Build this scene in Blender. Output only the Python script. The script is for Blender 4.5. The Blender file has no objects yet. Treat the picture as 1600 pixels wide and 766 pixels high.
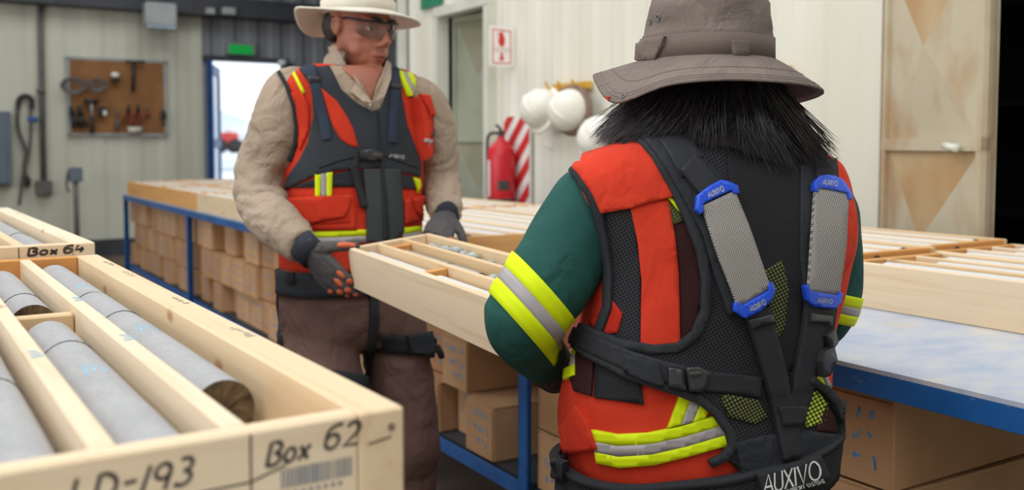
import bpy, bmesh, math, random
import numpy as np
from mathutils import Vector, Matrix, Quaternion, noise
from mathutils.bvhtree import BVHTree
from mathutils.geometry import delaunay_2d_cdt
random.seed(7)
SC = bpy.context.scene
COL = SC.collection
# ------------------------------------------------------------------ camera
F_PX, CX, CY, PITCH, YAW, HC = 1500.0, 800.0, 316.5, math.radians(3.3), math.radians(31.5), 1.3
CAM = Vector((0, 0, HC))
FWD = Vector((math.sin(YAW) * math.cos(PITCH), math.cos(YAW) * math.cos(PITCH), -math.sin(PITCH)))
RGT = Vector((math.cos(YAW), -math.sin(YAW), 0))
UPV = RGT.cross(FWD)
cd = bpy.data.cameras.new('camera'); cam = bpy.data.objects.new('camera', cd); COL.objects.link(cam)
cam.matrix_world = Matrix(((RGT.x, UPV.x, -FWD.x, 0), (RGT.y, UPV.y, -FWD.y, 0), (RGT.z, UPV.z, -FWD.z, HC), (0, 0, 0, 1)))
cd.sensor_width = 36; cd.lens = 36 * F_PX / 1600; cd.shift_y = (CY - 383) / 1600
cd.clip_start = 0.05; cd.clip_end = 300
cd.dof.use_dof = True; cd.dof.focus_distance = 1.5; cd.dof.aperture_fstop = 4.0
SC.camera = cam
# ------------------------------------------------------------------ light
SC.view_settings.view_transform = 'Standard'; SC.view_settings.look = 'None'
SC.view_settings.gamma = 1; SC.view_settings.exposure = -0.08; SC.view_settings.use_curve_mapping = False
w = bpy.data.worlds.new('World'); SC.world = w; w.use_nodes = True
bg = w.node_tree.nodes['Background']; bg.inputs[0].default_value = (.86, .93, 1, 1); bg.inputs[1].default_value = 1.6
def area(name, loc, sx, sy, power, col=(1, .97, .92), aim=None):
    l = bpy.data.lights.new(name, 'AREA'); l.shape = 'RECTANGLE'; l.size = sx; l.size_y = sy; l.energy = power; l.color = col
    o = bpy.data.objects.new(name, l); COL.objects.link(o); o.location = loc
    if aim: o.rotation_euler = (Vector(aim) - Vector(loc)).to_track_quat('-Z', 'Y').to_euler()
    return o
# unseen area lights added under the solid ceiling, assumed overhead light; no skylights exist
area('overhead_fill_aisle', (-.8, 1.5, 4.3), 2.2, 9.0, 210, (.965, .985, 1))
area('overhead_fill_bench', (2.2, 2.5, 4.3), 1.6, 9.0, 120, (.965, .985, 1))
area('overhead_fill_rear', (-3.6, -1.0, 4.3), 2.0, 5.5, 110, (.965, .985, 1))
area('overhead_fill_end', (1.6, 9.6, 4.3), 3.5, 2.8, 85, (.97, .99, 1))
area('fill_light_left', (-5.85, 3.2, 2.3), 9.0, 2.4, 230, (.97, .985, 1), aim=(0, 3.2, 1.6))  # added unseen fill from the left for cartons and man; no window there
# ------------------------------------------------------------------ helpers
def P(px, py, d):
    px, py, d = float(px), float(py), float(d)
    return CAM + d * (FWD + (px - CX) / F_PX * RGT - (py - CY) / F_PX * UPV)
def ray(px, py):
    px, py = float(px), float(py)
    return (FWD + (px - CX) / F_PX * RGT - (py - CY) / F_PX * UPV).normalized()
def onY(px, py, Y):
    r = ray(px, py); return CAM + r * (Y / r.y)
def onX(px, py, X):
    r = ray(px, py); return CAM + r * (X / r.x)
def onZ(px, py, Z):
    r = ray(px, py); return CAM + r * ((Z - HC) / r.z)
def lin(c):
    return tuple((v / 12.92 if v <= .04045 else ((v + .055) / 1.055) ** 2.4) for v in [x / 255 for x in c]) + (1,)
MATS = {}
class N:
    def __init__(s, name):
        s.m = bpy.data.materials.new(name); s.m.use_nodes = True; s.t = s.m.node_tree
        s.b = s.t.nodes['Principled BSDF']; MATS[name] = s.m
    def n(s, typ, **kw):
        nd = s.t.nodes.new(typ)
        for k, v in kw.items(): setattr(nd, k, v)
        return nd
    def l(s, a, b): s.t.links.new(a, b)
    def coord(s, scale=(1, 1, 1), kind='Object', off=None, rot=None):
        tc = s.n('ShaderNodeTexCoord'); mp = s.n('ShaderNodeMapping'); mp.inputs['Scale'].default_value = scale
        if rot: mp.inputs['Rotation'].default_value = rot
        s.l(tc.outputs[kind], mp.inputs['Vector'])
        if off:
            oi = s.n('ShaderNodeObjectInfo'); ml = s.n('ShaderNodeMath', operation='MULTIPLY'); ml.inputs[1].default_value = off
            s.l(oi.outputs['Random'], ml.inputs[0]); s.l(ml.outputs[0], mp.inputs['Location'])
        return mp.outputs[0]
    def noise(s, vec, scale, detail=4, rough=.55, dist=0):
        nd = s.n('ShaderNodeTexNoise'); nd.inputs['Scale'].default_value = scale; nd.inputs['Detail'].default_value = detail
        nd.inputs['Roughness'].default_value = rough; nd.inputs['Distortion'].default_value = dist; s.l(vec, nd.inputs['Vector']); return nd.outputs[0]
    def ramp(s, fac, stops):
        r = s.n('ShaderNodeValToRGB'); e = r.color_ramp.elements
        while len(e) < len(stops): e.new(.5)
        for el, (p, c) in zip(e, stops): el.position = p; el.color = lin(c)
        s.l(fac, r.inputs[0]); return r.outputs[0]
    def mix(s, fac, a, b, mode='MIX'):
        m = s.n('ShaderNodeMix', data_type='RGBA', blend_type=mode)
        for v, i in ((fac, 0), (a, 6), (b, 7)):
            if hasattr(v, 'node'): s.l(v, m.inputs[i])
            else: m.inputs[i].default_value = v if i == 0 else lin(v)
        return m.outputs[2]
    def bump(s, h, strength, dist=.002):
        b = s.n('ShaderNodeBump'); b.inputs['Strength'].default_value = strength; b.inputs['Distance'].default_value = dist
        s.l(h, b.inputs['Height']); s.l(b.outputs[0], s.b.inputs['Normal'])
    def fin(s, col, rough=.7, metal=0, spec=.4):
        if hasattr(col, 'node'): s.l(col, s.b.inputs['Base Color'])
        else: s.b.inputs['Base Color'].default_value = lin(col)
        s.b.inputs['Roughness'].default_value = rough; s.b.inputs['Metallic'].default_value = metal
        s.b.inputs['Specular IOR Level'].default_value = spec
        return s.m
def mottled(name, c1, c2, scale=8, rough=.7, bump=0, bscale=80, stretch=(1, 1, 1), off=None, metal=0, spec=.4, lo=.35, hi=.65, bd=.002):
    s = N(name); v = s.coord(stretch, off=off); c = s.ramp(s.noise(v, scale), [(lo, c1), (hi, c2)])
    if bump: s.bump(s.noise(s.coord(), bscale, 2), bump, bd)
    return s.fin(c, rough, metal, spec)
def cloth(name, c1, c2=None, scale=5, weave=900, bump=.25, rough=.85, spec=.2, sheen=0, fold=0, fscale=11):
    s = N(name); c2 = c2 or tuple(int(x * .86) for x in c1)
    c = s.ramp(s.noise(s.coord(), scale, 5), [(.3, c2), (.7, c1)])
    h = s.noise(s.coord(), weave, 1); s.bump(h, bump, .001)
    if fold:
        b2 = s.n('ShaderNodeBump'); b2.inputs['Strength'].default_value = fold; b2.inputs['Distance'].default_value = .02
        s.l(s.noise(s.coord((1, 1, .8)), fscale, 3, .5, 1.6), b2.inputs['Height']); s.l(b2.outputs[0], [n for n in s.t.nodes if n.type == 'BUMP'][0].inputs['Normal'])
    s.b.inputs['Sheen Weight'].default_value = sheen
    return s.fin(c, rough, 0, spec)
def dots(name, base, dot, scale=22, thr=.3, rough=.8):
    s = N(name); v = s.n('ShaderNodeTexVoronoi'); v.inputs['Scale'].default_value = scale; v.inputs['Randomness'].default_value = .15
    v.voronoi_dimensions = '2D'; v.inputs['Randomness'].default_value = .0
    s.l(s.coord(kind='UV', rot=(0, 0, .5)), v.inputs['Vector']); c = s.ramp(v.outputs['Distance'], [(thr, dot), (thr + .12, base)]); s.bump(v.outputs['Distance'], .5, .001)
    return s.fin(c, rough, 0, .25)
def wood(name, axis, pale=(234, 217, 193), mid=(222, 199, 168), dark=(192, 154, 120)):
    s = N(name); st = [34, 34, 34]; st[axis] = 1.6
    v = s.coord(tuple(st), off=23)
    g = s.noise(v, 1.0, 5, .6, .6)
    c = s.ramp(g, [(.28, mid), (.5, pale), (.72, pale), (.86, mid)])
    st2 = [9, 9, 9]; st2[axis] = 4.5
    k = s.n('ShaderNodeTexVoronoi'); k.inputs['Scale'].default_value = 1.3; s.l(s.coord(tuple(st2), off=17), k.inputs['Vector'])
    kc = s.ramp(k.outputs['Distance'], [(.05, (255, 255, 255)), (.13, (0, 0, 0))])
    c = s.mix(kc, c, dark)
    oi = s.n('ShaderNodeObjectInfo'); tint = s.ramp(oi.outputs['Random'], [(0, (255, 255, 255)), (.6, (250, 242, 228)), (1, (238, 220, 190))])
    c = s.mix(1.0, c, tint, 'MULTIPLY')
    s.bump(g, .12, .002)
    return s.fin(c, .62, 0, .3)
# ---- raw geometry: (verts, faces)
def cat(gs):
    V, Fs = [], []
    for v, f in gs:
        o = len(V); V += [tuple(x) for x in v]; Fs += [tuple(i + o for i in q) for q in f]
    return V, Fs
def boxg(c, s, rot=None):
    x, y, z = s[0] / 2, s[1] / 2, s[2] / 2
    v = [Vector((i * x, j * y, k * z)) for i in (-1, 1) for j in (-1, 1) for k in (-1, 1)]
    if rot is not None: v = [rot @ p for p in v]
    return [tuple(p + Vector(c)) for p in v], [(0, 1, 3, 2), (4, 6, 7, 5), (0, 4, 5, 1), (2, 3, 7, 6), (0, 2, 6, 4), (1, 5, 7, 3)]
def catmull(pts, sub, closed=False):
    pts = [np.array(p, float) for p in pts]; n = len(pts); out = []
    rng = range(n if closed else n - 1)
    for i in rng:
        g = (lambda k: pts[k % n]) if closed else (lambda k: pts[min(max(k, 0), n - 1)])
        p0, p1, p2, p3 = g(i - 1), g(i), g(i + 1), g(i + 2)
        for j in range(sub):
            t = j / sub
            out.append(.5 * (2 * p1 + (p2 - p0) * t + (2 * p0 - 5 * p1 + 4 * p2 - p3) * t * t + (3 * p1 - p0 - 3 * p2 + p3) * t ** 3))
    if not closed: out.append(pts[-1])
    return out
def loft(rings, cap=True, closed=True):
    V = []; Fs = []; n = len(rings[0])
    for r in rings: V += [tuple(p) for p in r]
    for i in range(len(rings) - 1):
        for j in range(n if closed else n - 1):
            k = (j + 1) % n
            Fs.append((i * n + j, i * n + k, (i + 1) * n + k, (i + 1) * n + j))
    if cap:
        for i, rv in ((0, True), (len(rings) - 1, False)):
            c = np.mean(np.array([tuple(p) for p in rings[i]]), axis=0); V.append(tuple(c)); ci = len(V) - 1
            for j in range(n):
                k = (j + 1) % n
                Fs.append((ci, i * n + k, i * n + j) if rv else (ci, i * n + j, i * n + k))
    return V, Fs
def tube(pts, rad, n=14, sub=4, flat=1.0, cap=True, ref=None):
    """swept tube; rad is a number or one per point; flat squeezes it along its second axis"""
    pts = [tuple(p) for p in pts]
    rad = [rad] * len(pts) if isinstance(rad, (int, float)) else list(rad)
    q = [(p[0], p[1], p[2], r) for p, r in zip(pts, rad)]
    if sub > 1 and len(q) > 2: q = catmull(q, sub)
    c = [Vector(x[:3]) for x in q]; R = [float(x[3]) for x in q]
    T = [(c[min(i + 1, len(c) - 1)] - c[max(i - 1, 0)]).normalized() for i in range(len(c))]
    u = Vector(ref) if ref else (Vector((0, 0, 1)) if abs(T[0].z) < .9 else Vector((1, 0, 0)))
    rings = []
    for i, t in enumerate(T):
        u = (u - t * u.dot(t))
        u = u.normalized() if u.length > 1e-6 else t.orthogonal().normalized()
        v = t.cross(u)
        rings.append([c[i] + R[i] * (math.cos(2 * math.pi * k / n) * u + flat * math.sin(2 * math.pi * k / n) * v) for k in range(n)])
    return loft(rings, cap)
def ell(c, r, rot=None, n=18, m=12):
    V = []; Fs = []
    for i in range(1, m):
        ph = math.pi * i / m
        for j in range(n):
            th = 2 * math.pi * j / n
            V.append(Vector((r[0] * math.sin(ph) * math.cos(th), r[1] * math.sin(ph) * math.sin(th), r[2] * math.cos(ph))))
    for i in range(m - 2):
        for j in range(n):
            k = (j + 1) % n; Fs.append((i * n + j, (i + 1) * n + j, (i + 1) * n + k, i * n + k))
    V += [Vector((0, 0, r[2])), Vector((0, 0, -r[2]))]; a = len(V) - 2
    for j in range(n):
        k = (j + 1) % n; Fs += [(a, j, k), (a + 1, (m - 2) * n + k, (m - 2) * n + j)]
    if rot is not None: V = [rot @ p for p in V]
    return [tuple(p + Vector(c)) for p in V], Fs
def xf(g, M): return [tuple(M @ Vector(p)) for p in g[0]], g[1]
def cylg(p0, p1, r0, r1=None, n=16):
    return tube([p0, p1], [r0, r0 if r1 is None else r1], n=n, sub=1)
# ---- objects
def mesh_of(name, g, smooth=False):
    me = bpy.data.meshes.new(name); me.from_pydata([tuple(v) for v in g[0]], [], g[1]); me.update()
    if smooth: me.polygons.foreach_set('use_smooth', [True] * len(me.polygons))
    return me
def link(name, me, mat=None, parent=None, local=False):
    o = bpy.data.objects.new(name, me); COL.objects.link(o)
    if mat is not None and me is not None:
        me.materials.clear(); me.materials.append(MATS[mat] if isinstance(mat, str) else mat)
    if parent is not None:
        o.parent = parent
        if not local: o.matrix_parent_inverse = Matrix.Translation(WLOC.get(parent.name, (0, 0, 0))).inverted()
    return o
WLOC = {}
def obj(name, g, mat, parent=None, smooth=False, bevel=0, recalc=True, local=False):
    """one mesh object in world coordinates"""
    me = mesh_of(name, g, smooth)
    if bevel or recalc:
        bm = bmesh.new(); bm.from_mesh(me)
        if recalc: bmesh.ops.recalc_face_normals(bm, faces=bm.faces)
        if bevel: bmesh.ops.bevel(bm, geom=bm.edges[:], offset=bevel, segments=1, affect='EDGES', profile=.5)
        bm.to_mesh(me); bm.free()
        if smooth: me.polygons.foreach_set('use_smooth', [True] * len(me.polygons))
    return link(name, me, mat, parent, local)
def tag(o, label, cat_=None, group=None, kind=None):
    if label: o['label'] = label
    if cat_: o['category'] = cat_
    if group: o['group'] = group
    if kind: o['kind'] = kind
    return o
def thing(name, label, cat_, loc=(0, 0, 0), group=None, kind=None):
    o = bpy.data.objects.new(name, None); COL.objects.link(o); o.location = loc; o.empty_display_size = .1
    WLOC[o.name] = tuple(loc); return tag(o, label, cat_, group, kind)
def struct(name, g, mat, parent=None, **kw):
    o = obj(name, g, mat, parent, **kw)
    if parent is None: o['kind'] = 'structure'
    return o
def copy_tree(o, parent=None):
    c = o.copy(); COL.objects.link(c); c.parent = parent
    for ch in o.children: copy_tree(ch, c)
    return c
def fuse(name, gs, voxel, smooth=6, factor=.5):
    """union of closed shapes as one continuous surface"""
    me = mesh_of('tmp', cat(gs)); o = bpy.data.objects.new('tmp', me); COL.objects.link(o)
    m = o.modifiers.new('r', 'REMESH'); m.mode = 'VOXEL'; m.voxel_size = voxel
    if smooth:
        k = o.modifiers.new('s', 'SMOOTH'); k.factor = factor; k.iterations = smooth
    dg = bpy.context.evaluated_depsgraph_get(); dg.update()
    out = bpy.data.meshes.new_from_object(o.evaluated_get(dg), depsgraph=dg)
    bpy.data.objects.remove(o); bpy.data.meshes.remove(me); out.name = name
    out.polygons.foreach_set('use_smooth', [True] * len(out.polygons)); return out
def displace(me, fn):
    """move every vertex along its normal by fn(point)"""
    n = len(me.vertices); co = np.empty(n * 3, np.float32); no = np.empty(n * 3, np.float32)
    me.vertices.foreach_get('co', co); me.vertex_normals.foreach_get('vector', no)
    co = co.reshape(-1, 3); no = no.reshape(-1, 3)
    d = np.array([fn(Vector(c)) for c in co.tolist()], np.float32)
    me.vertices.foreach_set('co', (co + no * d[:, None]).ravel()); me.update(); return me
def nz(p, s, off=0):
    return noise.noise(Vector((p[0] * s + off, p[1] * s, p[2] * s)))
def bvh_of(*meshes):
    V, Fs = [], []
    for me in meshes:
        o = len(V); V += [tuple(v.co) for v in me.vertices]; Fs += [tuple(i + o for i in p.vertices) for p in me.polygons]
    return BVHTree.FromPolygons(V, Fs)
def shell(name, top, nrm, tris, off, th, mat, parent, uv=None, smooth=True, sink=.004):
    """a fabric piece lying on a surface: top skin, back skin and rim"""
    n = len(top); V = [t + k * (off + th) for t, k in zip(top, nrm)] + [t + k * (off - sink) for t, k in zip(top, nrm)]
    Fs = [tuple(t) for t in tris] + [tuple(i + n for i in reversed(t)) for t in tris]
    cnt = {}
    for t in tris:
        for i in range(len(t)):
            e = (t[i], t[(i + 1) % len(t)]); cnt[e] = cnt.get(e, 0) + 1
    for (a, b) in cnt:
        if (b, a) not in cnt: Fs.append((b, a, a + n, b + n))
    me = mesh_of(name, (V, Fs), False)
    ns = len(tris)
    if smooth: me.polygons.foreach_set('use_smooth', [i < ns for i in range(len(me.polygons))])
    if uv is not None:
        L = me.uv_layers.new(name='UVMap')
        for lp in me.loops: L.data[lp.index].uv = uv[lp.vertex_index % n]
    return link(name, me, mat, parent)
def hit(bvh, px, py, dflt):
    r = ray(px, py); h = bvh.ray_cast(CAM, r)
    if h[0] is None:
        h = bvh.find_nearest(P(px, py, dflt))
    nn = h[1]
    if nn.dot(r) > 0: nn = -nn
    return h[0], nn
def patch(name, poly, bvh, mat, parent, off=.001, th=.003, step=7, curve=False, d=2.0, smoothn=2):
    """piece of fabric cut to an outline and laid on the body's surface"""
    if curve: pts = [tuple(p) for p in catmull(poly, 6, True)]
    else:
        pts = []
        for i, a in enumerate(poly):
            b = poly[(i + 1) % len(poly)]; k = max(1, int(math.hypot(b[0] - a[0], b[1] - a[1]) / step))
            pts += [(a[0] + (b[0] - a[0]) * j / k, a[1] + (b[1] - a[1]) * j / k) for j in range(k)]
    ar = sum(pts[i][0] * pts[(i + 1) % len(pts)][1] - pts[(i + 1) % len(pts)][0] * pts[i][1] for i in range(len(pts)))
    if ar < 0: pts.reverse()
    nb = len(pts); A = np.array(pts); inner = []
    x0, y0 = A.min(0); x1, y1 = A.max(0)
    def inside(x, y):
        c = False
        for i in range(nb):
            (xa, ya), (xb, yb) = pts[i], pts[i - 1]
            if (ya > y) != (yb > y) and x < (xb - xa) * (y - ya) / (yb - ya) + xa: c = not c
        return c
    y = y0 + step * .5
    while y < y1:
        x = x0 + step * .5
        while x < x1:
            if np.min((A[:, 0] - x) ** 2 + (A[:, 1] - y) ** 2) > (step * .45) ** 2 and inside(x, y): inner.append((x, y))
            x += step
        y += step
    allp = [Vector(p) for p in pts + inner]
    vs, _, fs, *_ = delaunay_2d_cdt(allp, [(i, (i + 1) % nb) for i in range(nb)], [], 1, 1e-4)
    H = [hit(bvh, v.x, v.y, d) for v in vs]; top = [h[0] for h in H]; nr = [h[1].copy() for h in H]
    adj = [set() for _ in vs]
    for t in fs:
        for i in range(len(t)): adj[t[i]].add(t[i - 1]); adj[t[i - 1]].add(t[i])
    for _ in range(smoothn):
        nr = [(k + sum((nr[j] for j in adj[i]), Vector())).normalized() for i, k in enumerate(nr)]
    tris = [tuple(reversed(t)) for t in fs]
    return shell(name, top, nr, tris, off, th, mat, parent, uv=[(v.x / 100, v.y / 100) for v in vs])
def strip(pts, w):
    """outline of a strap of width w along a pixel path"""
    P2 = [np.array(p, float) for p in pts]; L = []; R = []
    for i, p in enumerate(P2):
        t = P2[min(i + 1, len(P2) - 1)] - P2[max(i - 1, 0)]; t = t / np.linalg.norm(t); n = np.array([-t[1], t[0]])
        ww = w if isinstance(w, (int, float)) else w[i]
        L.append(tuple(p + n * ww / 2)); R.append(tuple(p - n * ww / 2))
    return L + R[::-1]
def wrap_band(name, c0, c1, bvh, mat, parent, off=.001, th=.003, n=56, m=4, rmax=.4, rdef=.06, a0=0, a1=2 * math.pi, ref=(0, 0, 1)):
    """a band right round a limb or the waist, between two points of its axis"""
    c0, c1 = Vector(c0), Vector(c1); ax = (c1 - c0).normalized(); u = Vector(ref) - ax * Vector(ref).dot(ax)
    u = u.normalized() if u.length > 1e-3 else ax.orthogonal().normalized()
    v = ax.cross(u); full = abs(a1 - a0 - 2 * math.pi) < 1e-6
    top, nr = [], []; K = n if full else n + 1
    for i in range(m + 1):
        c = c0.lerp(c1, i / m); rr = []
        for j in range(K):
            a = a0 + (a1 - a0) * j / n; dr = math.cos(a) * u + math.sin(a) * v
            h = bvh.ray_cast(c, dr, rmax); rr.append(h[3] if h[0] is not None else None)
        ok = [x for x in rr if x is not None]; md = float(np.median(ok)) if ok else rdef
        rr = [min(x if x is not None else md, md * 1.9) for x in rr]
        for j in range(K):
            a = a0 + (a1 - a0) * j / n; dr = math.cos(a) * u + math.sin(a) * v
            top.append(c + dr * rr[j]); nr.append(dr)
    q = []
    for i in range(m):
        for j in range(n):
            k = (j + 1) % K; q.append((i * K + j, i * K + k, (i + 1) * K + k, (i + 1) * K + j))
    o = shell(name, top, nr, q, off, th, mat, parent, uv=[(j * rdef * 10 * (a1 - a0) / n, i * 10 * (c1 - c0).length / m) for i in range(m + 1) for j in range(K)])
    bm = bmesh.new(); bm.from_mesh(o.data); bmesh.ops.recalc_face_normals(bm, faces=bm.faces); bm.to_mesh(o.data); bm.free(); return o
# ---- lettering by strokes, unit box 0..w, 0..1
def arc(cx, cy, rx, ry, a0, a1, n=10):
    return [(cx + rx * math.cos(math.radians(a0 + (a1 - a0) * i / n)), cy + ry * math.sin(math.radians(a0 + (a1 - a0) * i / n))) for i in range(n + 1)]
GL = {
 'A': (.7, [[(0, 0), (.35, 1), (.7, 0)], [(.14, .33), (.56, .33)]]), 'U': (.62, [[(0, 1), (0, .3)] + arc(.31, .3, .31, .3, 180, 360) + [(.62, 1)]]),
 'X': (.66, [[(0, 0), (.66, 1)], [(0, 1), (.66, 0)]]), 'I': (.06, [[(.03, 0), (.03, 1)]]), 'V': (.68, [[(0, 1), (.34, 0), (.68, 1)]]),
 'O': (.8, [arc(.4, .5, .4, .5, 0, 360, 20)]), 'B': (.6, [[(0, 0), (0, 1)] + arc(.25, .76, .3, .24, 90, -90) + arc(.28, .26, .32, .26, 90, -90) + [(0, 0)]]),
 'o': (.5, [arc(.25, .3, .25, .3, 0, 360, 14)]), 'x': (.48, [[(0, 0), (.48, .62)], [(0, .62), (.48, 0)]]),
 '6': (.56, [arc(.5, .62, .48, .38, 80, 180, 8) + arc(.28, .3, .26, .3, 170, 530, 16)]),
 '2': (.56, [arc(.27, .72, .26, .28, 160, -40, 10) + [(0, 0), (.58, .03)]]), '4': (.58, [[(.16, 1), (.0, .4), (.58, .4)], [(.42, .75), (.4, 0)]]),
 '1': (.14, [[(.14, 1), (.03, 0)]]), '9': (.52, [arc(.26, .7, .25, .28, 0, 360, 14) + [(.44, 0)]]),
 '3': (.52, [arc(.22, .76, .26, .24, 130, -90, 9) + arc(.22, .26, .3, .27, 90, -140, 9)]), 'L': (.5, [[(0, 1), (0, 0), (.5, 0)]]),
 'D': (.62, [[(0, 0), (0, 1)] + arc(.1, .5, .5, .5, 90, -90) + [(0, 0)]]), '-': (.4, [[(0, .45), (.4, .48)]]), ' ': (.35, []),
 'E': (.5, [[(.5, 1), (0, 1), (0, 0), (.5, 0)], [(0, .52), (.42, .52)]]), 'R': (.58, [[(0, 0), (0, 1)] + arc(.25, .74, .3, .26, 90, -90) + [(0, .48)], [(.25, .48), (.58, 0)]]),
 'P': (.56, [[(0, 0), (0, 1)] + arc(.25, .72, .3, .28, 90, -90) + [(0, .44)]]), 'S': (.52, [arc(.27, .75, .25, .25, 40, 270, 9) + arc(.26, .25, .26, .25, 90, -140, 9)]),
 'T': (.6, [[(0, 1), (.6, 1)], [(.3, 1), (.3, 0)]]), 'Y': (.6, [[(0, 1), (.3, .5), (.6, 1)], [(.3, .5), (.3, 0)]]), 'M': (.74, [[(0, 0), (.04, 1), (.37, .3), (.7, 1), (.74, 0)]]),
 'W': (.9, [[(0, 1), (.22, 0), (.45, .8), (.68, 0), (.9, 1)]]), 'N': (.6, [[(0, 0), (0, 1), (.6, 0), (.6, 1)]]), 'C': (.6, [arc(.36, .5, .34, .5, 50, 310, 12)]),
}
def letters(text, gap=.22, jit=0, rnd=None):
    x = 0; out = []
    for ch in text:
        w_, st = GL[ch]; dy = rnd.uniform(-jit, jit) if rnd else 0
        for s in st: out.append([(x + p[0], p[1] + dy) for p in s])
        x += w_ + gap
    W = x - gap
    return [[(p[0] / W, p[1]) for p in s] for s in out]
def ribbons(strokes, wu, wv):
    V, Fs = [], []
    for s in strokes:
        Q = [np.array(p) for p in s]; o = len(V)
        for i, p in enumerate(Q):
            t = Q[min(i + 1, len(Q) - 1)] - Q[max(i - 1, 0)]; t = np.array([t[0] / wu, t[1] / wv]); t = t / (np.linalg.norm(t) + 1e-9)
            V += [(p[0] - t[1] * wu, p[1] + t[0] * wv), (p[0] + t[1] * wu, p[1] - t[0] * wv)]
        for i in range(len(Q) - 1): Fs.append((o + 2 * i, o + 2 * i + 1, o + 2 * i + 3, o + 2 * i + 2))
    return V, Fs
def lettering(name, strokes, fmap, mat, parent, wu, wv):
    """strokes in 0..1 x 0..1 laid by fmap(u, v) -> point"""
    V, Fs = ribbons(strokes, wu, wv)
    return obj(name, ([fmap(*p) for p in V], Fs), mat, parent, recalc=False)
def quadmap(q):
    (tl, tr, br, bl) = [np.array(p, float) for p in q]
    return lambda u, v: tuple((bl * (1 - u) + br * u) * (1 - v) + (tl * (1 - u) + tr * u) * v)
# ------------------------------------------------------------------ materials
mottled('concrete', (96, 82, 72), (122, 106, 94), 3, .9, .3, 40)
mottled('cream_sheet', (196, 196, 180), (212, 212, 196), 1.2, .55, .05, 10, stretch=(1, 1, .25))
s = N('white_sheet'); v = s.coord((1.5, 1.5, .22)); c = s.ramp(s.noise(v, 1.6, 5), [(.3, (222, 218, 200)), (.62, (234, 231, 220))])
c = s.mix(s.ramp(s.noise(s.coord((2, 2, .5)), 2.2, 6), [(.62, (0, 0, 0)), (.8, (90, 90, 90))]), c, (204, 168, 112)); s.fin(c, .5, 0, .4)
mottled('grey_sheet', (122, 124, 132), (142, 144, 150), 1.5, .6, stretch=(1, 1, .3))
mottled('dark_steel', (52, 54, 60), (70, 72, 78), 3, .6)
mottled('unlit_room', (20, 20, 24), (30, 30, 34), 3, .9)  # near-black colour stands in for the darkness of unlit interiors
mottled('roof_sheet', (150, 152, 152), (170, 172, 172), 1, .8)
mottled('frame_white', (206, 206, 192), (220, 220, 208), 3, .5)
mottled('frame_rust', (120, 96, 72), (150, 122, 92), 12, .7)
s = N('door_panel'); c = s.ramp(s.noise(s.coord(), 1.1, 5), [(.3, (186, 172, 142)), (.7, (200, 190, 166))])
rs = s.ramp(s.noise(s.coord((3, 3, 2)), .9, 6, .6, .4), [(.46, (0, 0, 0)), (.64, (210, 210, 210))]); c = s.mix(rs, c, (170, 122, 72)); s.fin(c, .5, 0, .4)
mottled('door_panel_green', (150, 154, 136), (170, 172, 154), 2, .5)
mottled('door_rust', (176, 140, 96), (190, 164, 126), 3, .55); mottled('door_panel_dull', (140, 140, 118), (156, 152, 130), 2, .5); mottled('blue_frame', (20, 62, 122), (30, 78, 140), 5, .45)
mottled('glass_strip', (150, 180, 205), (190, 210, 225), 2, .15)
mottled('snow', (224, 230, 238), (240, 243, 246), .2, .9)
mottled('far_red', (190, 60, 56), (214, 84, 78), 2, .7); mottled('far_white', (225, 228, 232), (240, 240, 242), 2, .7)
mottled('far_hill', (196, 206, 220), (222, 230, 238), .05, 1)
s = N('exit_green'); s.b.inputs['Emission Color'].default_value = lin((10, 165, 70)); s.b.inputs['Emission Strength'].default_value = .35; s.fin((10, 150, 60), .5)
mottled('sign_frame', (120, 124, 128), (134, 138, 142), 4, .5)
mottled('peg_brown', (134, 92, 54), (152, 106, 64), 5, .8, .4, 60)
mottled('tool_grey', (92, 88, 86), (112, 108, 106), 20, .5); mottled('tool_dark', (40, 38, 38), (56, 52, 50), 20, .5)
mottled('tool_red', (120, 44, 38), (140, 56, 46), 20, .5); mottled('tool_white', (225, 220, 210), (240, 236, 228), 20, .5)
mottled('conduit', (92, 90, 88), (110, 108, 104), 10, .45); mottled('box_grey', (150, 156, 158), (168, 172, 172), 5, .5)
mottled('panel_blue_grey', (96, 108, 122), (112, 122, 134), 3, .5)
mottled('cable', (88, 82, 78), (100, 94, 90), 10, .6); mottled('cable_blue', (50, 92, 160), (60, 104, 172), 10, .5)
mottled('red_paint', (196, 24, 36), (214, 34, 46), 6, .35, spec=.5); mottled('red_print', (206, 40, 44), (214, 52, 54), 6, .6)
mottled('white_paint', (236, 232, 226), (246, 243, 238), 6, .5); mottled('label_pink', (226, 196, 196), (236, 212, 210), 20, .5)
mottled('helmet_white', (236, 232, 220), (246, 243, 234), 6, .3); mottled('strap_dark', (62, 60, 58), (82, 78, 74), 20, .7)
mottled('leather_brown', (120, 96, 82), (140, 116, 100), 14, .7); mottled('hook_yellow', (206, 152, 44), (222, 172, 66), 14, .5)
mottled('sign_green', (30, 120, 88), (40, 134, 100), 8, .5)
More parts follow.
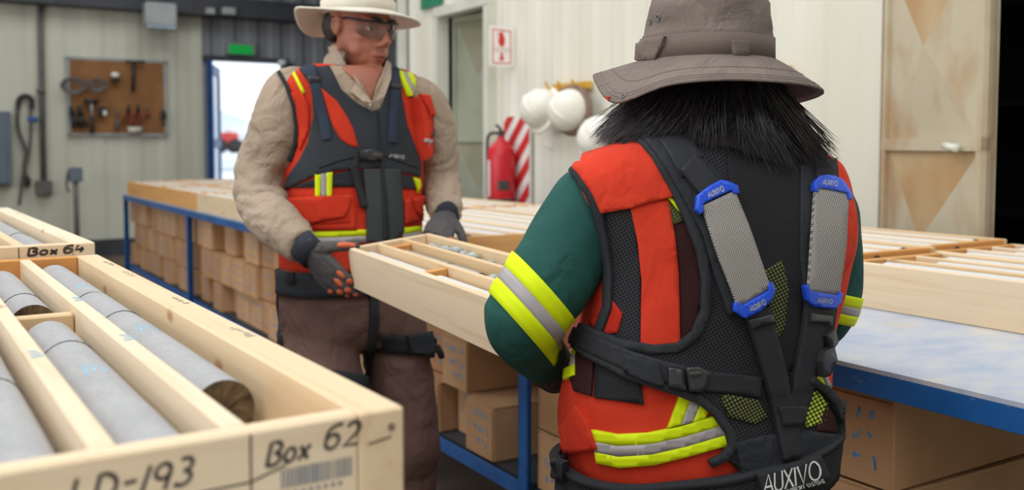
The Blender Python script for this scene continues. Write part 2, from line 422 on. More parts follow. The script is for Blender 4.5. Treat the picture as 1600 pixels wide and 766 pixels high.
# ------------------------------------------------------------------ the hall
XW, YW, ZC = 3.3, 12.3, 4.4
def corr(along, const, a0, a1, z0, z1, out, pitch=.30, depth=.014, thick=.06):
    """ribbed metal sheet; along 'x' or 'y', facing out (+1/-1) on the other axis"""
    prof = []; a = a0; seq = [(0, 0), (.34, 0), (.5, 1), (.84, 1)]
    k = math.floor(a0 / pitch) - 1
    while (k * pitch) < a1 + pitch:
        for f, h in seq:
            x = (k + f) * pitch
            prof.append((x, h))
        k += 1
    xs = [a0] + [x for x, h in prof if a0 < x < a1] + [a1]
    hs = np.interp(xs, [p[0] for p in prof], [p[1] for p in prof])
    V, Fs = [], []
    for x, h in zip(xs, hs):
        f = const - out * depth * h; b = const - out * thick
        for z in (z0, z1):
            for q in (f, b): V.append((x, q, z) if along == 'x' else (q, x, z))
    n = len(xs)
    for i in range(n - 1):
        o = 4 * i; Fs += [(o, o + 4, o + 6, o + 2), (o + 1, o + 3, o + 7, o + 5), (o, o + 1, o + 5, o + 4), (o + 2, o + 6, o + 7, o + 3)]
    Fs += [(0, 2, 3, 1), (4 * n - 4, 4 * n - 3, 4 * n - 1, 4 * n - 2)]
    return V, Fs
XL, XR, YB = -6.0, 7.5, -4.0
struct('floor', boxg(((XL + XR) / 2, (YB + YW) / 2, -.05), (XR - XL + .4, YW - YB + .4, .1)), 'concrete')
struct('ceiling', boxg(((XL + XR) / 2, (YB + YW) / 2, ZC + .05), (XR - XL + .4, YW - YB + .4, .1)), 'roof_sheet')
# far wall: cream sheets, then grey sheets with the exit doorway
xe = onY(316, 100, YW).x; ex0 = onY(322, 100, YW).x; ex1 = onY(443, 100, YW).x; ez = onY(380, 97, YW).z
struct('wall_far', corr('x', YW, XL, xe, .2, ZC, -1, .42, .014), 'cream_sheet')
struct('baseboard_far', boxg(((XL + xe) / 2, YW + .02, .1), (xe - XL, .1, .2)), 'dark_steel')
struct('wall_exit', cat([corr('x', YW + .02, ex1, XR, 0, ZC, -1, .3, .03), corr('x', YW + .02, xe, ex1, ez, ZC, -1, .3, .03), boxg(((xe + ex0) / 2, YW + .05, ez / 2), (ex0 - xe, .1, ez))]), 'grey_sheet')
struct('wall_left', corr('y', XL, YB, YW, 0, ZC, 1, .42, .03), 'cream_sheet')
struct('wall_rear', corr('x', YB, XL, XR, 0, ZC, 1, .42, .03), 'cream_sheet')
struct('wall_outer_right', corr('y', XR, YB, YW, 0, ZC, -1, .42, .03), 'grey_sheet')
bz = onY(150, 14, YW).z
struct('trim_1', cat([boxg(((XL + XR) / 2, YW - .12, bz + .12), (XR - XL, .16, .22)), boxg(((XL + XR) / 2, YW - .12, bz + .005), (XR - XL, .26, .025))]), 'dark_steel')
# door frame and leaf of the exit
dr = thing('door_1', None, None, (ex0, YW, 0), kind='structure')
obj('jamb', boxg((ex0 + .03, YW + .0, ez / 2), (.06, .16, ez)), 'blue_frame', dr); obj('jamb', boxg((ex1 + .05, YW, ez / 2), (.16, .12, ez)), 'dark_steel', dr)
obj('lintel', boxg(((ex0 + ex1) / 2, YW, ez + .03), (ex1 - ex0 + .1, .14, .06)), 'dark_steel', dr)
he = onY(342, 150, YW + .9); hs = Vector((ex0 + .07, YW + .08, 0)); dl = Vector((he.x - hs.x, he.y - hs.y, 0)); ll = dl.length
Ml = Matrix.Translation(hs) @ Matrix.Rotation(math.atan2(dl.y, dl.x), 4, 'Z')
lf = obj('door_leaf', xf(cat([boxg((.05, 0, ez / 2), (.1, .045, ez - .06)), boxg((ll - .05, 0, ez / 2), (.1, .045, ez - .06)), boxg((ll / 2, 0, .45), (ll - .2, .045, .84)), boxg((ll / 2, 0, ez - .09), (ll - .2, .045, .12)), boxg((ll / 2, 0, 1.35), (ll - .2, .045, .1))]), Ml), 'blue_frame', dr)
for z0_, z1_ in ((.88, 1.29), (1.41, ez - .16)): obj('pane', xf(boxg((ll / 2, 0, (z0_ + z1_) / 2), (ll - .2, .012, z1_ - z0_)), Ml), 'glass_strip', lf)
# outdoors through the doorway
tag(obj('snowy_ground', boxg((-8, YW + 45.2, -.12), (110, 90, .2)), 'snow'), None, None, None, 'structure')
def hill(name, x, y, w_, h, mat):
    rings = []
    for i in range(9):
        t = i / 8; rings.append([(x + (j / 24 - .5) * w_ * (1 - .35 * t), y + 12 * t + 2 * nz((j, i, 0), .4), -1 + h * t * (.6 + .4 * math.sin(j * .5 + 1)) + .8 * nz((j, i, 3), .35)) for j in range(25)])
    return tag(obj(name, loft(rings, False, False), mat, smooth=True), None, None, None, 'structure')
tag(obj('snow_berm', boxg((0, 66, .4), (90, 26, 1.1)), 'snow', bevel=.3), None, None, None, 'structure')
hill('snowy_hill', 0, 82, 160, 13, 'far_hill')
def far_vehicle(label, px, py, Y, L, W, H, body, cab):
    c = onY(px, py, Y); t = thing('parked_truck', label, 'truck', (c.x, Y, .95), 'trucks parked outside the exit')
    obj('body', boxg((c.x, Y, 1.4 + H / 2), (L, W, H)), body, t, bevel=.08)
    obj('cab', boxg((c.x + L * .36, Y, 1.4 + H * 1.15), (L * .3, W * .9, H * .55)), cab, t, bevel=.1)
    for i in (-1, 1):
        obj('wheel', cylg((c.x + i * L * .33, Y - W * .55, 1.37), (c.x + i * L * .33, Y - W * .3, 1.37), .42), 'tool_dark', t, True)
far_vehicle('red truck parked outside, seen at the left of the exit doorway', 349, 226, 58, 1.3, 2, .75, 'far_red', 'far_white')
far_vehicle('white truck parked outside between two red ones', 371, 220, 62, 1.1, 2, 1.0, 'far_white', 'far_white')
far_vehicle('red truck parked outside, half hidden by the tan sleeve', 392, 224, 66, 1.5, 2, .8, 'far_red', 'far_red')
# exit sign
t = thing('exit_sign', 'green lit exit sign over the bright doorway', 'sign', tuple(onY(376, 76, YW - .06)))
a, b = onY(353, 65, YW - .06), onY(400, 88, YW - .06)
obj('frame', boxg(((a.x + b.x) / 2, YW - .04, (a.z + b.z) / 2), (b.x - a.x, .08, a.z - b.z)), 'sign_frame', t, bevel=.01)
obj('lit_face', boxg(((a.x + b.x) / 2 - .01, YW - .085, (a.z + b.z) / 2 - .01), ((b.x - a.x) * .78, .012, (a.z - b.z) * .68)), 'exit_green', t)
t = thing('door_lamp', 'small white lamp at the upper corner of the exit doorway', 'lamp', tuple(onY(441, 98, YW - .1)))
q = onY(441, 98, YW - .08); obj('lamp_cover', ell(q, (.06, .05, .04)), 'far_white', t, True); obj('mount', boxg((q.x, YW - .03, q.z), (.08, .06, .05)), 'tool_dark', t)
# pegboard with tools
PY = YW - .05
a, b = onY(106, 90, PY), onY(260, 211, PY)
t = thing('pegboard', 'brown pegboard in pale frame hung with hand tools', 'pegboard', ((a.x + b.x) / 2, PY, b.z))
obj('board', boxg(((a.x + b.x) / 2, YW - .03, (a.z + b.z) / 2), (b.x - a.x, .03, a.z - b.z)), 'peg_brown', t)
for nm, c_, s_ in (('frame_rail', ((a.x + b.x) / 2, YW - .031, a.z), (b.x - a.x + .05, .034, .03)), ('frame_rail', ((a.x + b.x) / 2, YW - .031, b.z), (b.x - a.x + .05, .034, .03)), ('frame_rail', (a.x, YW - .031, (a.z + b.z) / 2), (.03, .034, a.z - b.z)), ('frame_rail', (b.x, YW - .031, (a.z + b.z) / 2), (.03, .034, a.z - b.z))):
    obj(nm, boxg(c_, s_), 'box_grey', t)
TY = YW - .112
def W(px, py, dy=0): return onY(px, py, TY - dy)
def tool(name, label, parts, cat_='tool'):
    b0 = parts[0][1][0]; t = thing(name, label, cat_, tuple(Vector(b0[0])), 'tools on the pegboard')
    for nm, g, m in parts: obj(nm, g, m, t, True)
    bb = np.array(parts[0][1][0]); cc = (bb.min(0) + bb.max(0)) / 2; obj('peg', cylg((cc[0], cc[1], cc[2]), (cc[0], YW - .0468, cc[2]), .006, n=8), 'tool_grey', t)
def coil(px, py, r, k, lab):
    c = W(px, py, .01); gs = [tube([(c.x + (r + .016 * i) * math.cos(j * .3491), c.y - .006 * i, c.z + (r * .72 + .01 * i) * math.sin(j * .3491)) for j in range(19)], .0075, 6, 1) for i in range(k)]
    tool('cable_coil', lab, [('winding', g, 'tool_grey') for g in gs], 'coil')
coil(114, 134, .085, 4, 'grey wire coil hanging over the left edge of the pegboard'); coil(152, 133, .06, 4, 'grey wire coil on the pegboard beside the white-tipped tool')
tool('scraper', 'white-tipped short tool on the upper pegboard', [('blade', ell(W(180, 117), (.05, .02, .032)), 'tool_white'), ('handle', boxg(W(180, 125), (.09, .03, .04)), 'tool_dark')])
tool('t_handle_wrench', 'dark T-handled wrench hanging at the top of the pegboard', [('crossbar', cylg(W(196, 96), W(226, 97), .014), 'tool_dark'), ('shaft', cylg(W(209, 96), W(208, 143), .022), 'tool_dark')])
tool('hammer', 'wood-shafted hammer with dark grip low on the pegboard', [('head', boxg(W(142, 158), (.15, .05, .05)), 'tool_dark'), ('shaft', cylg(W(143, 160), W(144, 185), .014), 'box_grey'), ('grip', cylg(W(144, 183), W(144, 209), .024, .02), 'tool_dark')])
for dx, lab in ((-6, 'long dark pliers at the left edge of the pegboard'), (7, 'second pair of dark pliers beside the hammer on the pegboard')):
    tool('pliers', lab, [('jaws', cylg(W(116 + dx, 165), W(119 + dx, 180), .018, .03), 'tool_dark'), ('handle', cylg(W(118 + dx, 180), W(121 + dx, 200), .02), 'tool_dark'), ('handle', cylg(W(121 + dx, 180), W(129 + dx, 198), .02), 'tool_dark')])
tool('tape_roll', 'dark tape roll with shiny hub on the pegboard', [('roll', ell(W(160, 174), (.055, .03, .065)), 'tool_dark'), ('hub', ell(W(164, 177, .02), (.026, .02, .036)), 'tool_white')], 'tape')
tool('screwdriver', 'greenish screwdriver hanging on the middle of the pegboard', [('shaft', cylg(W(182, 170), W(183, 188), .01), 'tool_grey'), ('handle', cylg(W(183, 186), W(183, 203), .026, .02), 'tool_grey')])
for dx, lab in ((0, 'red-handled pliers, left pair above the white label'), (15, 'red-handled pliers, right pair above the white label')):
    tool('red_pliers', lab, [('jaws', cylg(W(201 + dx, 164), W(200 + dx, 176), .014, .026), 'tool_dark'), ('handle', tube([W(199 + dx, 176), W(194 + dx, 184), W(195 + dx, 193)], .018, 8), 'tool_red'), ('handle', tube([W(201 + dx, 176), W(206 + dx, 184), W(204 + dx, 195)], .018, 8), 'tool_red')])
tool('short_screwdriver', 'short red screwdriver near the right side of the pegboard', [('shaft', cylg(W(229, 166), W(230, 174), .01), 'tool_grey'), ('handle', cylg(W(230, 173), W(231, 184), .022), 'tool_red')])
tool('clamp', 'small dark clamp at the right edge of the pegboard', [('body', ell(W(255, 180), (.035, .02, .07)), 'tool_dark'), ('screw', cylg(W(255, 188), W(256, 196), .012), 'tool_dark')])
tool('paper_label', 'small pale paper label low on the pegboard', [('card', boxg(W(211, 203), (.16, .012, .07)), 'cream_sheet')], 'label')
# other things on the far wall
t = thing('conduit_pipe', 'grey vertical conduit pipe running down the far wall', 'pipe', tuple(onY(68, 300, YW)))
obj('pipe', cylg(onY(62, -40, YW - .05), onY(68, 288, YW - .05), .032), 'conduit', t, True); obj('coupling', cylg(onY(64, 138, YW - .05), onY(64, 146, YW - .05), .045), 'conduit', t, True)
obj('junction_box', boxg(onY(68, 294, YW - .06), (.17, .1, .17)), 'conduit', t, bevel=.01)
t = thing('hanging_cable', 'looped grey cable with blue plug hanging on the far wall', 'cable', tuple(onY(40, 150, YW)))
obj('loop', tube([onY(x, y, YW - .06) for x, y in ((28, 168), (28, 200), (40, 235), (38, 262), (43, 285))], .02, 8), 'cable', t, True)
obj('loop', tube([onY(x, y, YW - .08) for x, y in ((48, 168), (48, 210), (44, 245), (36, 275), (30, 320))], .016, 8), 'cable', t, True)
obj('hook', tube([onY(x, y, YW - .05) for x, y in ((28, 172), (30, 155), (40, 150), (49, 156), (49, 172))], .028, 8), 'tool_dark', t, True); obj('plug', ell(onY(51, 187, YW - .08), (.06, .04, .035)), 'cable_blue', t, True)
obj('plug', ell(onY(43, 284, YW - .07), (.035, .04, .07)), 'tool_dark', t, True)
t = thing('electrical_panel', 'blue-grey electrical cabinet cut by the left picture edge', 'cabinet', tuple(onY(0, 290, YW)))
a, b = onY(-40, 174, YW), onY(18, 289, YW); obj('body', boxg(((a.x + b.x) / 2, YW - .1, (a.z + b.z) / 2), (b.x - a.x, .2, a.z - b.z)), 'panel_blue_grey', t, bevel=.01)
obj('door', boxg(((a.x + b.x) / 2 - .02, YW - .21, (a.z + b.z) / 2), (b.x - a.x - .08, .02, a.z - b.z - .06)), 'panel_blue_grey', t)
t = thing('socket_stand', 'slim grey pedestal with socket box standing by far wall', 'stand', (onY(122, 372, YW - .5).x, YW - .5, 0))
q = onY(118, 280, YW - .5); obj('pole', cylg((q.x, q.y, 0), (q.x, q.y, q.z), .03), 'conduit', t, True); obj('socket_box', boxg((q.x, q.y, q.z + .05), (.14, .1, .16)), 'panel_blue_grey', t, bevel=.01)
obj('base_plate', boxg((q.x, q.y, .01), (.26, .26, .02)), 'conduit', t)
obj('lead', tube([onY(x, y, YW - .5) for x, y in ((117, 262), (107, 268), (104, 290), (108, 300))], .012, 6), 'cable', t, True)
t = thing('flood_lamp', 'pale boxy flood lamp under the dark roof beam', 'lamp', tuple(onY(250, 20, YW - .3)))
q = onY(250, 24, YW - .35); obj('housing', boxg(q, (.36, .2, .28)), 'box_grey', t, bevel=.02); obj('glass', boxg(q + Vector((0, -.02, -.145)), (.32, .16, .02)), 'glass_strip', t); obj('bracket', boxg(q + Vector((0, .2, .05)), (.06, .3, .05)), 'tool_dark', t)
for px, lab in ((327, 'small grey junction box on the roof beam, nearest the flood lamp'), (357, 'small pale junction box on the roof beam above exit sign')):
    t = thing('beam_box', lab, 'box', tuple(onY(px, 18, YW - .22)), 'boxes on the roof beam'); q = onY(px, 18, YW - .24); obj('body', boxg(q, (.13 if px < 340 else .16, .1, .09)), 'tool_grey' if px < 340 else 'box_grey', t, bevel=.01); obj('lid', boxg(q + Vector((0, -.055, 0)), (.1, .012, .07)), 'box_grey', t)
# ------------------------------------------------------------------ white cabin on the right side, its doors
YE = onX(634, 100, XW).y; L0, L1 = onX(768, 200, XW).y, onX(693, 200, XW).y; R1 = onX(1393, 200, XW).y; R0 = R1 - .85
LZ, RZ, CZ = onX(730, 17, XW).z, 2.25, 3.1
segs = [corr('y', XW, R1 + .03, L0 - .04, 0, CZ, -1), corr('y', XW, L1 + .04, YE, 0, CZ, -1), corr('y', XW, L0 - .04, L1 + .04, LZ + .05, CZ, -1), corr('y', XW, R0, R1 + .03, RZ, CZ, -1), corr('y', XW, -2.5, R0, 0, CZ, -1)]
struct('wall_cabin', cat(segs), 'white_sheet')
struct('wall_cabin_end', corr('x', YE, XW, XR - .1, 0, CZ, 1), 'white_sheet')
struct('trim_2', cat([boxg((XW - .005, YE + .01, CZ / 2), (.09, .09, CZ))]), 'frame_white')
struct('wall_store', cat([boxg((XW + 1.3, (R0 + R1) / 2, 1.5), (.05, 2.6, 3.0)), boxg((XW + .7, R1 + .5, 1.5), (1.3, .05, 3.0)), boxg((XW + .7, R0 - .8, 1.5), (1.3, .05, 3.0)), boxg((XW + .7, (R0 + R1) / 2, 3.02), (1.3, 2.6, .04))]), 'unlit_room')
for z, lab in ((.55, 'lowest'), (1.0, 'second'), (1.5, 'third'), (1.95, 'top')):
    tag(obj('store_shelf', boxg((XW + 1.08, (R0 + R1) / 2, z), (.36, 2.2, .03)), 'unlit_room'), 'dark shelf deep in the unlit store room, %s one' % lab, 'shelf', 'shelves in the dark store')
def diamond_leaf(nm, M_, w_, zs, mat, root, rail=None, amp=.032):
    """pressed sheet door: every field is a shallow four-sided pyramid"""
    z0, z1 = zs[0], zs[-1]; e = .035
    fr = [boxg((w_ / 2, 0, (z0 + z1) / 2), (w_, .03, z1 - z0)), boxg((e / 2, -.01, (z0 + z1) / 2), (e, .045, z1 - z0)), boxg((w_ - e / 2, -.01, (z0 + z1) / 2), (e, .045, z1 - z0))]
    fr += [boxg((w_ / 2, -.012, z), (w_, .045, .045)) for z in zs]
    lf = obj('door_leaf', xf(cat(fr), M_), mat, root)
    for i in range(len(zs) - 1):
        a, b = zs[i] + .02, zs[i + 1] - .02; x0, x1 = e, w_ - e
        V = [(x0, -.016, a), (x1, -.016, a), (x1, -.016, b), (x0, -.016, b), ((x0 + x1) / 2, -.016 - amp, (a + b) / 2), (x0, .0, a), (x1, .0, a), (x1, .0, b), (x0, .0, b)]
        Fs = [(0, 1, 4), (1, 2, 4), (2, 3, 4), (3, 0, 4), (5, 8, 7, 6), (0, 5, 6, 1), (1, 6, 7, 2), (2, 7, 8, 3), (3, 8, 5, 0)]
        pp = obj('pressed_panel', xf((V, Fs), M_), mat, lf, recalc=False)
        pp.data.materials.append(MATS['door_rust' if mat == 'door_panel' else 'door_panel_dull'])  # top facet of each field gets a browner tone
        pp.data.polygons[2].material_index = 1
    return lf
d2 = thing('door_2', None, None, (XW, L0, 0), kind='structure')
for yy in (L0 - .02, L1 + .02): obj('jamb', boxg((XW - .01, yy, LZ / 2), (.1, .06, LZ)), 'frame_white', d2)
obj('lintel', boxg((XW - .01, (L0 + L1) / 2, LZ + .03), (.1, L1 - L0 + .1, .07)), 'frame_white', d2)
# leaf stands ajar inside the frame: hinge at far jamb
Mh = Matrix.Translation((XW + .1, L1 - .01, 0)) @ Matrix.Rotation(math.radians(-90 + 8), 4, 'Z')
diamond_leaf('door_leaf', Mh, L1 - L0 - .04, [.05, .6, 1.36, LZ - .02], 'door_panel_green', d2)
obj('dark_lobby', cat([boxg((XW + .5, (L0 + L1) / 2, 1.2), (.03, 1.0, 2.5)), boxg((XW + .3, L0 - .1, 1.2), (.4, .03, 2.5)), boxg((XW + .3, L1 + .1, 1.2), (.4, .03, 2.5)), boxg((XW + .3, (L0 + L1) / 2, 2.45), (.4, 1.0, .03))]), 'unlit_room', d2)
d3 = thing('door_3', None, None, (XW, R1, 0), kind='structure')
obj('jamb', boxg((XW - .005, R1 + .012, 1.2), (.06, .03, 2.4)), 'frame_rust', d3); obj('jamb', boxg((XW - .0, R0 - .03, 1.2), (.1, .06, 2.4)), 'frame_white', d3)
obj('lintel', boxg((XW, (R0 + R1) / 2, RZ + .04), (.1, R1 - R0, .08)), 'frame_white', d3)
hx, hy = XW - .03, R1 - .015
r_ = ray(1550, 200); LW = .8
A2 = r_.x ** 2 + r_.y ** 2; B2 = -2 * (r_.x * hx + r_.y * hy); C2 = hx ** 2 + hy ** 2 - LW ** 2
tt = (-B2 - math.sqrt(B2 * B2 - 4 * A2 * C2)) / (2 * A2); ang = math.atan2(r_.y * tt - hy, r_.x * tt - hx)
Mr = Matrix.Translation((hx, hy, 0)) @ Matrix.Rotation(ang, 4, 'Z') 
# outward face of the leaf is -y of its own frame, turned to the hall
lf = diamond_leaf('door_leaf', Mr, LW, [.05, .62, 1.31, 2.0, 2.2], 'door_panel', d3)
obj('handle', xf(cat([cylg((LW - .14, -.03, 1.30), (LW - .14, -.07, 1.30), .012), cylg((LW - .17, -.07, 1.305), (LW - .08, -.07, 1.295), .012)]), Mr), 'frame_white', lf, True)
# fire point
SY = onX(803, 70, XW).y
t = thing('extinguisher_sign', 'white sign with red extinguisher symbol and arrow jutting from cabin wall', 'sign', (XW - .1, SY, onX(803, 104, XW).z))
a, b = onY(765, 40, SY), onY(803, 103, SY); zt = onY(785, 41, SY).z; zb = onY(785, 104, SY).z
obj('board', boxg(((a.x + b.x) / 2, SY, (zt + zb) / 2), (b.x - a.x, .012, zt - zb)), 'white_paint', t)
sm = lambda px, py: onY(px, py, SY - .008)
def rod(p, q, r, m='red_print', n=8): return obj('print', cylg(p, q, r, n=n), m, t)
fr = [sm(770, 45), sm(798, 49), sm(798, 99), sm(770, 98)]
obj('border', cat([cylg(fr[i], fr[(i + 1) % 4], .003, n=6) for i in range(4)]), 'red_print', t)
obj('extinguisher_symbol', cat([ell(sm(784, 63), (.024, .004, .042)), boxg(sm(784, 52), (.016, .006, .022)), boxg(sm(781, 53), (.034, .006, .008))]), 'red_print', t)
obj('arrow', cat([boxg(sm(784, 86), (.014, .006, .03)), ([sm(779, 90), sm(789, 90), sm(784, 96)], [(0, 1, 2)])]), 'red_print', t)
obj('print_line', cat([boxg(sm(784, 75), (.13, .004, .006)), boxg(sm(784, 79), (.13, .004, .006))]), 'label_pink', t)
# striped backboard
BX = XW - .03; by0, by1 = onX(829, 250, BX).y, onX(790, 250, BX).y; bz1, bz0 = onX(810, 182, BX).z, .75
t = thing('striped_board', 'red and white diagonally striped board behind the extinguisher', 'board', (BX, (by0 + by1) / 2, bz0))
obj('backing', boxg((BX, (by0 + by1) / 2, (bz0 + bz1) / 2), (.02, by1 - by0, bz1 - bz0)), 'white_paint', t)
k = bz0 - .4; sw = .085
while k < bz1 + .2:
    # a stripe climbs towards the viewer, clipped to the board
    poly = [(by0, k + (by1 - by0) * 1.0), (by1, k), (by1, k + sw), (by0, k + sw + (by1 - by0) * 1.0)]
    def clip(pl, lim, up):
        out = []
        for i, p in enumerate(pl):
            q_ = pl[(i + 1) % len(pl)]; ip = (p[1] <= lim) if up else (p[1] >= lim); iq = (q_[1] <= lim) if up else (q_[1] >= lim)
            if ip: out.append(p)
            if ip != iq:
                f = (lim - p[1]) / (q_[1] - p[1]); out.append((p[0] + f * (q_[0] - p[0]), lim))
        return out
    poly = clip(clip(poly, bz1, True), bz0, False)
    if len(poly) >= 3:
        n = len(poly); V = [(BX - .0105, y, z) for y, z in poly] + [(BX - .014, y, z) for y, z in poly]
        obj('stripe', (V, [tuple(range(n)), tuple(range(2 * n - 1, n - 1, -1))] + [(i, (i + 1) % n, (i + 1) % n + n, i + n) for i in range(n)]), 'red_print', t)
    k += sw * 2
c = onX(783, 250, XW - .14); zt = onX(783, 216, XW - .14).z; zb = zt - .52
t = thing('fire_extinguisher', 'red fire extinguisher hanging on cabin wall beside striped board', 'extinguisher', (c.x, c.y, zb))
rr = .09
prof = [(0, .0), (.9, 0), (1, .03), (1, .40), (.92, .45), (.6, .49), (.3, .51), (.28, .53)]
obj('cylinder', loft([[(c.x + rr * r * math.cos(j * .2618), c.y + rr * r * math.sin(j * .2618), zb + h) for j in range(24)] for r, h in prof[1:]]), 'red_paint', t, True)
obj('valve', cylg((c.x, c.y, zb + .52), (c.x, c.y, zb + .57), .02), 'strap_dark', t, True); obj('lever', tube([(c.x, c.y, zb + .57), (c.x - .03, c.y - .03, zb + .585), (c.x - .07, c.y - .06, zb + .6)], .009, 8), 'strap_dark', t, True)
obj('hose', tube([(c.x, c.y, zb + .55), (c.x - .05, c.y + .07, zb + .54), (c.x - .05, c.y + .09, zb + .4), (c.x - .05, c.y + .085, zb + .15)], .011, 8), 'strap_dark', t, True)
obj('strap_band', cylg((c.x, c.y, zb + .12), (c.x, c.y, zb + .135), rr * 1.03, n=24), 'strap_dark', t, True)
def cylpatch(nm, a0, a1, z0, z1, m, r=1.015):
    obj(nm, loft([[(c.x + rr * r * math.cos(math.radians(a0 + (a1 - a0) * j / 10)), c.y + rr * r * math.sin(math.radians(a0 + (a1 - a0) * j / 10)), zb + z) for j in range(11)] for z in (z0, z1)], False, False), m, t, True)
cylpatch('paper_label', 135, 190, .15, .38, 'label_pink'); cylpatch('dark_label', 225, 275, .19, .25, 'strap_dark')
# hard hats on hooks
def hard_hat(label, px, py, axis_dir, brim_mat, r=.115):
    c = onX(px, py, XW - .13); t = thing('hard_hat', label, 'helmet', tuple(c), 'white hard hats on the cabin wall')
    z = Vector(axis_dir).normalized(); x = z.orthogonal().normalized(); y = z.cross(x); Rm = Matrix((x, y, z)).transposed().to_4x4(); Rm.translation = c
    dome = [[(r * rr_ * math.cos(j * .2618), r * 1.1 * rr_ * math.sin(j * .2618), h * r) for j in range(24)] for rr_, h in ((1, -.15), (1, .1), (.95, .4), (.84, .68), (.66, .9), (.4, 1.05), (.15, 1.1))]
    obj('dome', xf(loft(dome), Rm), 'helmet_white', t, True)
    br = [[(r * k * math.cos(j * .2618) * (1.0 if math.cos(j * .2618) < 0 else 1.12), r * 1.1 * k * math.sin(j * .2618), h * r) for j in range(24)] for k, h in ((.9, -.1), (1.0, -.02), (1.2, -.12), (1.2, -.2), (.95, -.2), (.9, -.1))]
    obj('brim', xf(loft(br, False), Rm), brim_mat, t, True)
    obj('ridge', xf(tube([(-r * .95, 0, .3 * r), (-r * .6, 0, .92 * r), (0, 0, 1.13 * r), (r * .6, 0, .92 * r), (r * .95, 0, .3 * r)], .008, 8), Rm), 'helmet_white', t, True)
    obj('harness', xf(cat([tube([(r * .8 * math.cos(j * .6283), r * .85 * math.sin(j * .6283), -.3 * r) for j in range(11)], .009, 6, 1), tube([(0, r * .8, -.2 * r), (0, r * .5, -.8 * r), (0, 0, -1.0 * r), (0, -r * .5, -.8 * r), (0, -r * .8, -.2 * r)], .007, 6)]), Rm), 'strap_dark', t, True)
axd = -RGT * .75 + UPV * .25 - FWD * .45
hard_hat('white hard hat with dark straps hanging nearest the striped board', 846, 171, axd, 'helmet_white')
hard_hat('white hard hat with brown brim hanging under the yellow hook rail', 890, 172, -RGT * .6 + UPV * -.1 - FWD * .6, 'leather_brown')
hard_hat('white hard hat half hidden behind the black hair', 938, 216, -RGT * .5 + UPV * .3 - FWD * .6, 'helmet_white')
t = thing('hook_rail', 'yellow hook rail above the hard hats on the cabin wall', 'hooks', tuple(onX(893, 133, XW)))
a, b = onX(866, 137, XW - .03), onX(922, 133, XW - .03); obj('rail', boxg((a + b) / 2, (.03, abs(a.y - b.y), .04)), 'hook_yellow', t)
for f in (.1, .45, .85):
    q = a.lerp(b, f); obj('hook', tube([q, q + Vector((-.06, 0, -.01)), q + Vector((-.09, 0, .03))], .008, 8), 'hook_yellow', t, True)
t = thing('wall_hook', 'single yellow hook on the cabin wall beside the grey hat', 'hook', tuple(onX(1231, 110, XW))); q = onX(1231, 112, XW - .03)
obj('plate', boxg(q, (.03, .025, .05)), 'hook_yellow', t); obj('prong', tube([q, q + Vector((-.05, 0, -.015)), q + Vector((-.07, 0, .02))], .008, 8), 'hook_yellow', t, True)
for px, py, sx, sy, lab in ((856, 228, .12, .03, 'painted light reflection on the cabin wall under the hard hats'),):
    q = onX(px, py, XW - .002); tag(obj('wall_glint', xf(ell((0, 0, 0), (.004, sx / 2, sy / 2)), Matrix.Translation(q) @ Matrix.Rotation(math.radians(14), 4, 'X')), 'white_paint', None, True), lab, 'highlight')  # light reflection on the sheet, painted as a white smear
t = thing('direction_sign', 'dark green sign plate at the top, left of the cabin door', 'sign', tuple(onX(675, 0, XW))); a, b = onX(690, 5, XW - .02), onX(658, 9, XW - .02)
obj('plate', boxg(((a.x + b.x) / 2, (a.y + b.y) / 2, a.z + .1), (.012, abs(a.y - b.y), .22)), 'sign_green', t); obj('bracket', boxg((XW - .01, (a.y + b.y) / 2, a.z + .1), (.02, .05, .05)), 'tool_grey', t)
# ------------------------------------------------------------------ timber, core, benches
wood('wood_y', 1); wood('wood_x', 0); wood('wood_orange', 0, (222, 170, 110), (206, 150, 92), (160, 104, 58)); wood('wood_orange_y', 1, (228, 176, 112), (212, 156, 96), (170, 112, 62))
def core_mat(name, c1, c2, c3):
    s = N(name); v = s.coord((1, 1, 1), off=9); a = s.noise(v, 160, 3, .7); b_ = s.noise(v, 14, 4)
    c = s.mix(.5, s.ramp(a, [(.3, c3), (.55, c1)]), s.ramp(b_, [(.3, c1), (.7, c2)]))
    s.bump(b_, .3, .003); return s.fin(c, .75, 0, .3)
core_mat('core_grey', (168, 168, 170), (186, 186, 186), (136, 136, 138)); core_mat('core_pale', (214, 214, 214), (226, 226, 225), (186, 186, 188))
mottled('core_end', (62, 52, 38), (122, 104, 78), 60, .8, .6, 90, lo=.3, hi=.7); mottled('core_crack', (74, 72, 70), (92, 90, 88), 30, .9)
mottled('rock', (128, 134, 130), (196, 200, 196), 50, .9, .6, 60)
mottled('marker_pen', (64, 142, 196), (90, 160, 206), 60, .7); mottled('marker_blue', (120, 176, 200), (146, 192, 212), 60, .7); mottled('ink', (58, 52, 48), (84, 76, 70), 40, .7)
s = N('bench_blue'); c = s.ramp(s.noise(s.coord(), 5, 5), [(.3, (14, 76, 142)), (.7, (30, 100, 170))])
c = s.mix(s.ramp(s.noise(s.coord((14, 14, 30)), 1.6, 6, .7), [(.62, (0, 0, 0)), (.68, (200, 200, 200))]), c, (140, 132, 130)); s.fin(c, .4, 0, .5)
s = N('bench_top'); c = s.ramp(s.noise(s.coord((3, 5, 1)), 2.6, 7, .65), [(.3, (158, 174, 198)), (.5, (182, 190, 206)), (.7, (204, 202, 198))])
c = s.mix(s.ramp(s.noise(s.coord((2, 9, 2)), 2, 6, .7), [(.6, (0, 0, 0)), (.72, (160, 160, 160))]), c, (140, 174, 206)); c = s.mix(s.ramp(s.noise(s.coord((4, 7, 3)), 1.3, 6), [(.64, (0, 0, 0)), (.7, (150, 150, 150))]), c, (196, 178, 146)); s.fin(c, .45, 0, .4)
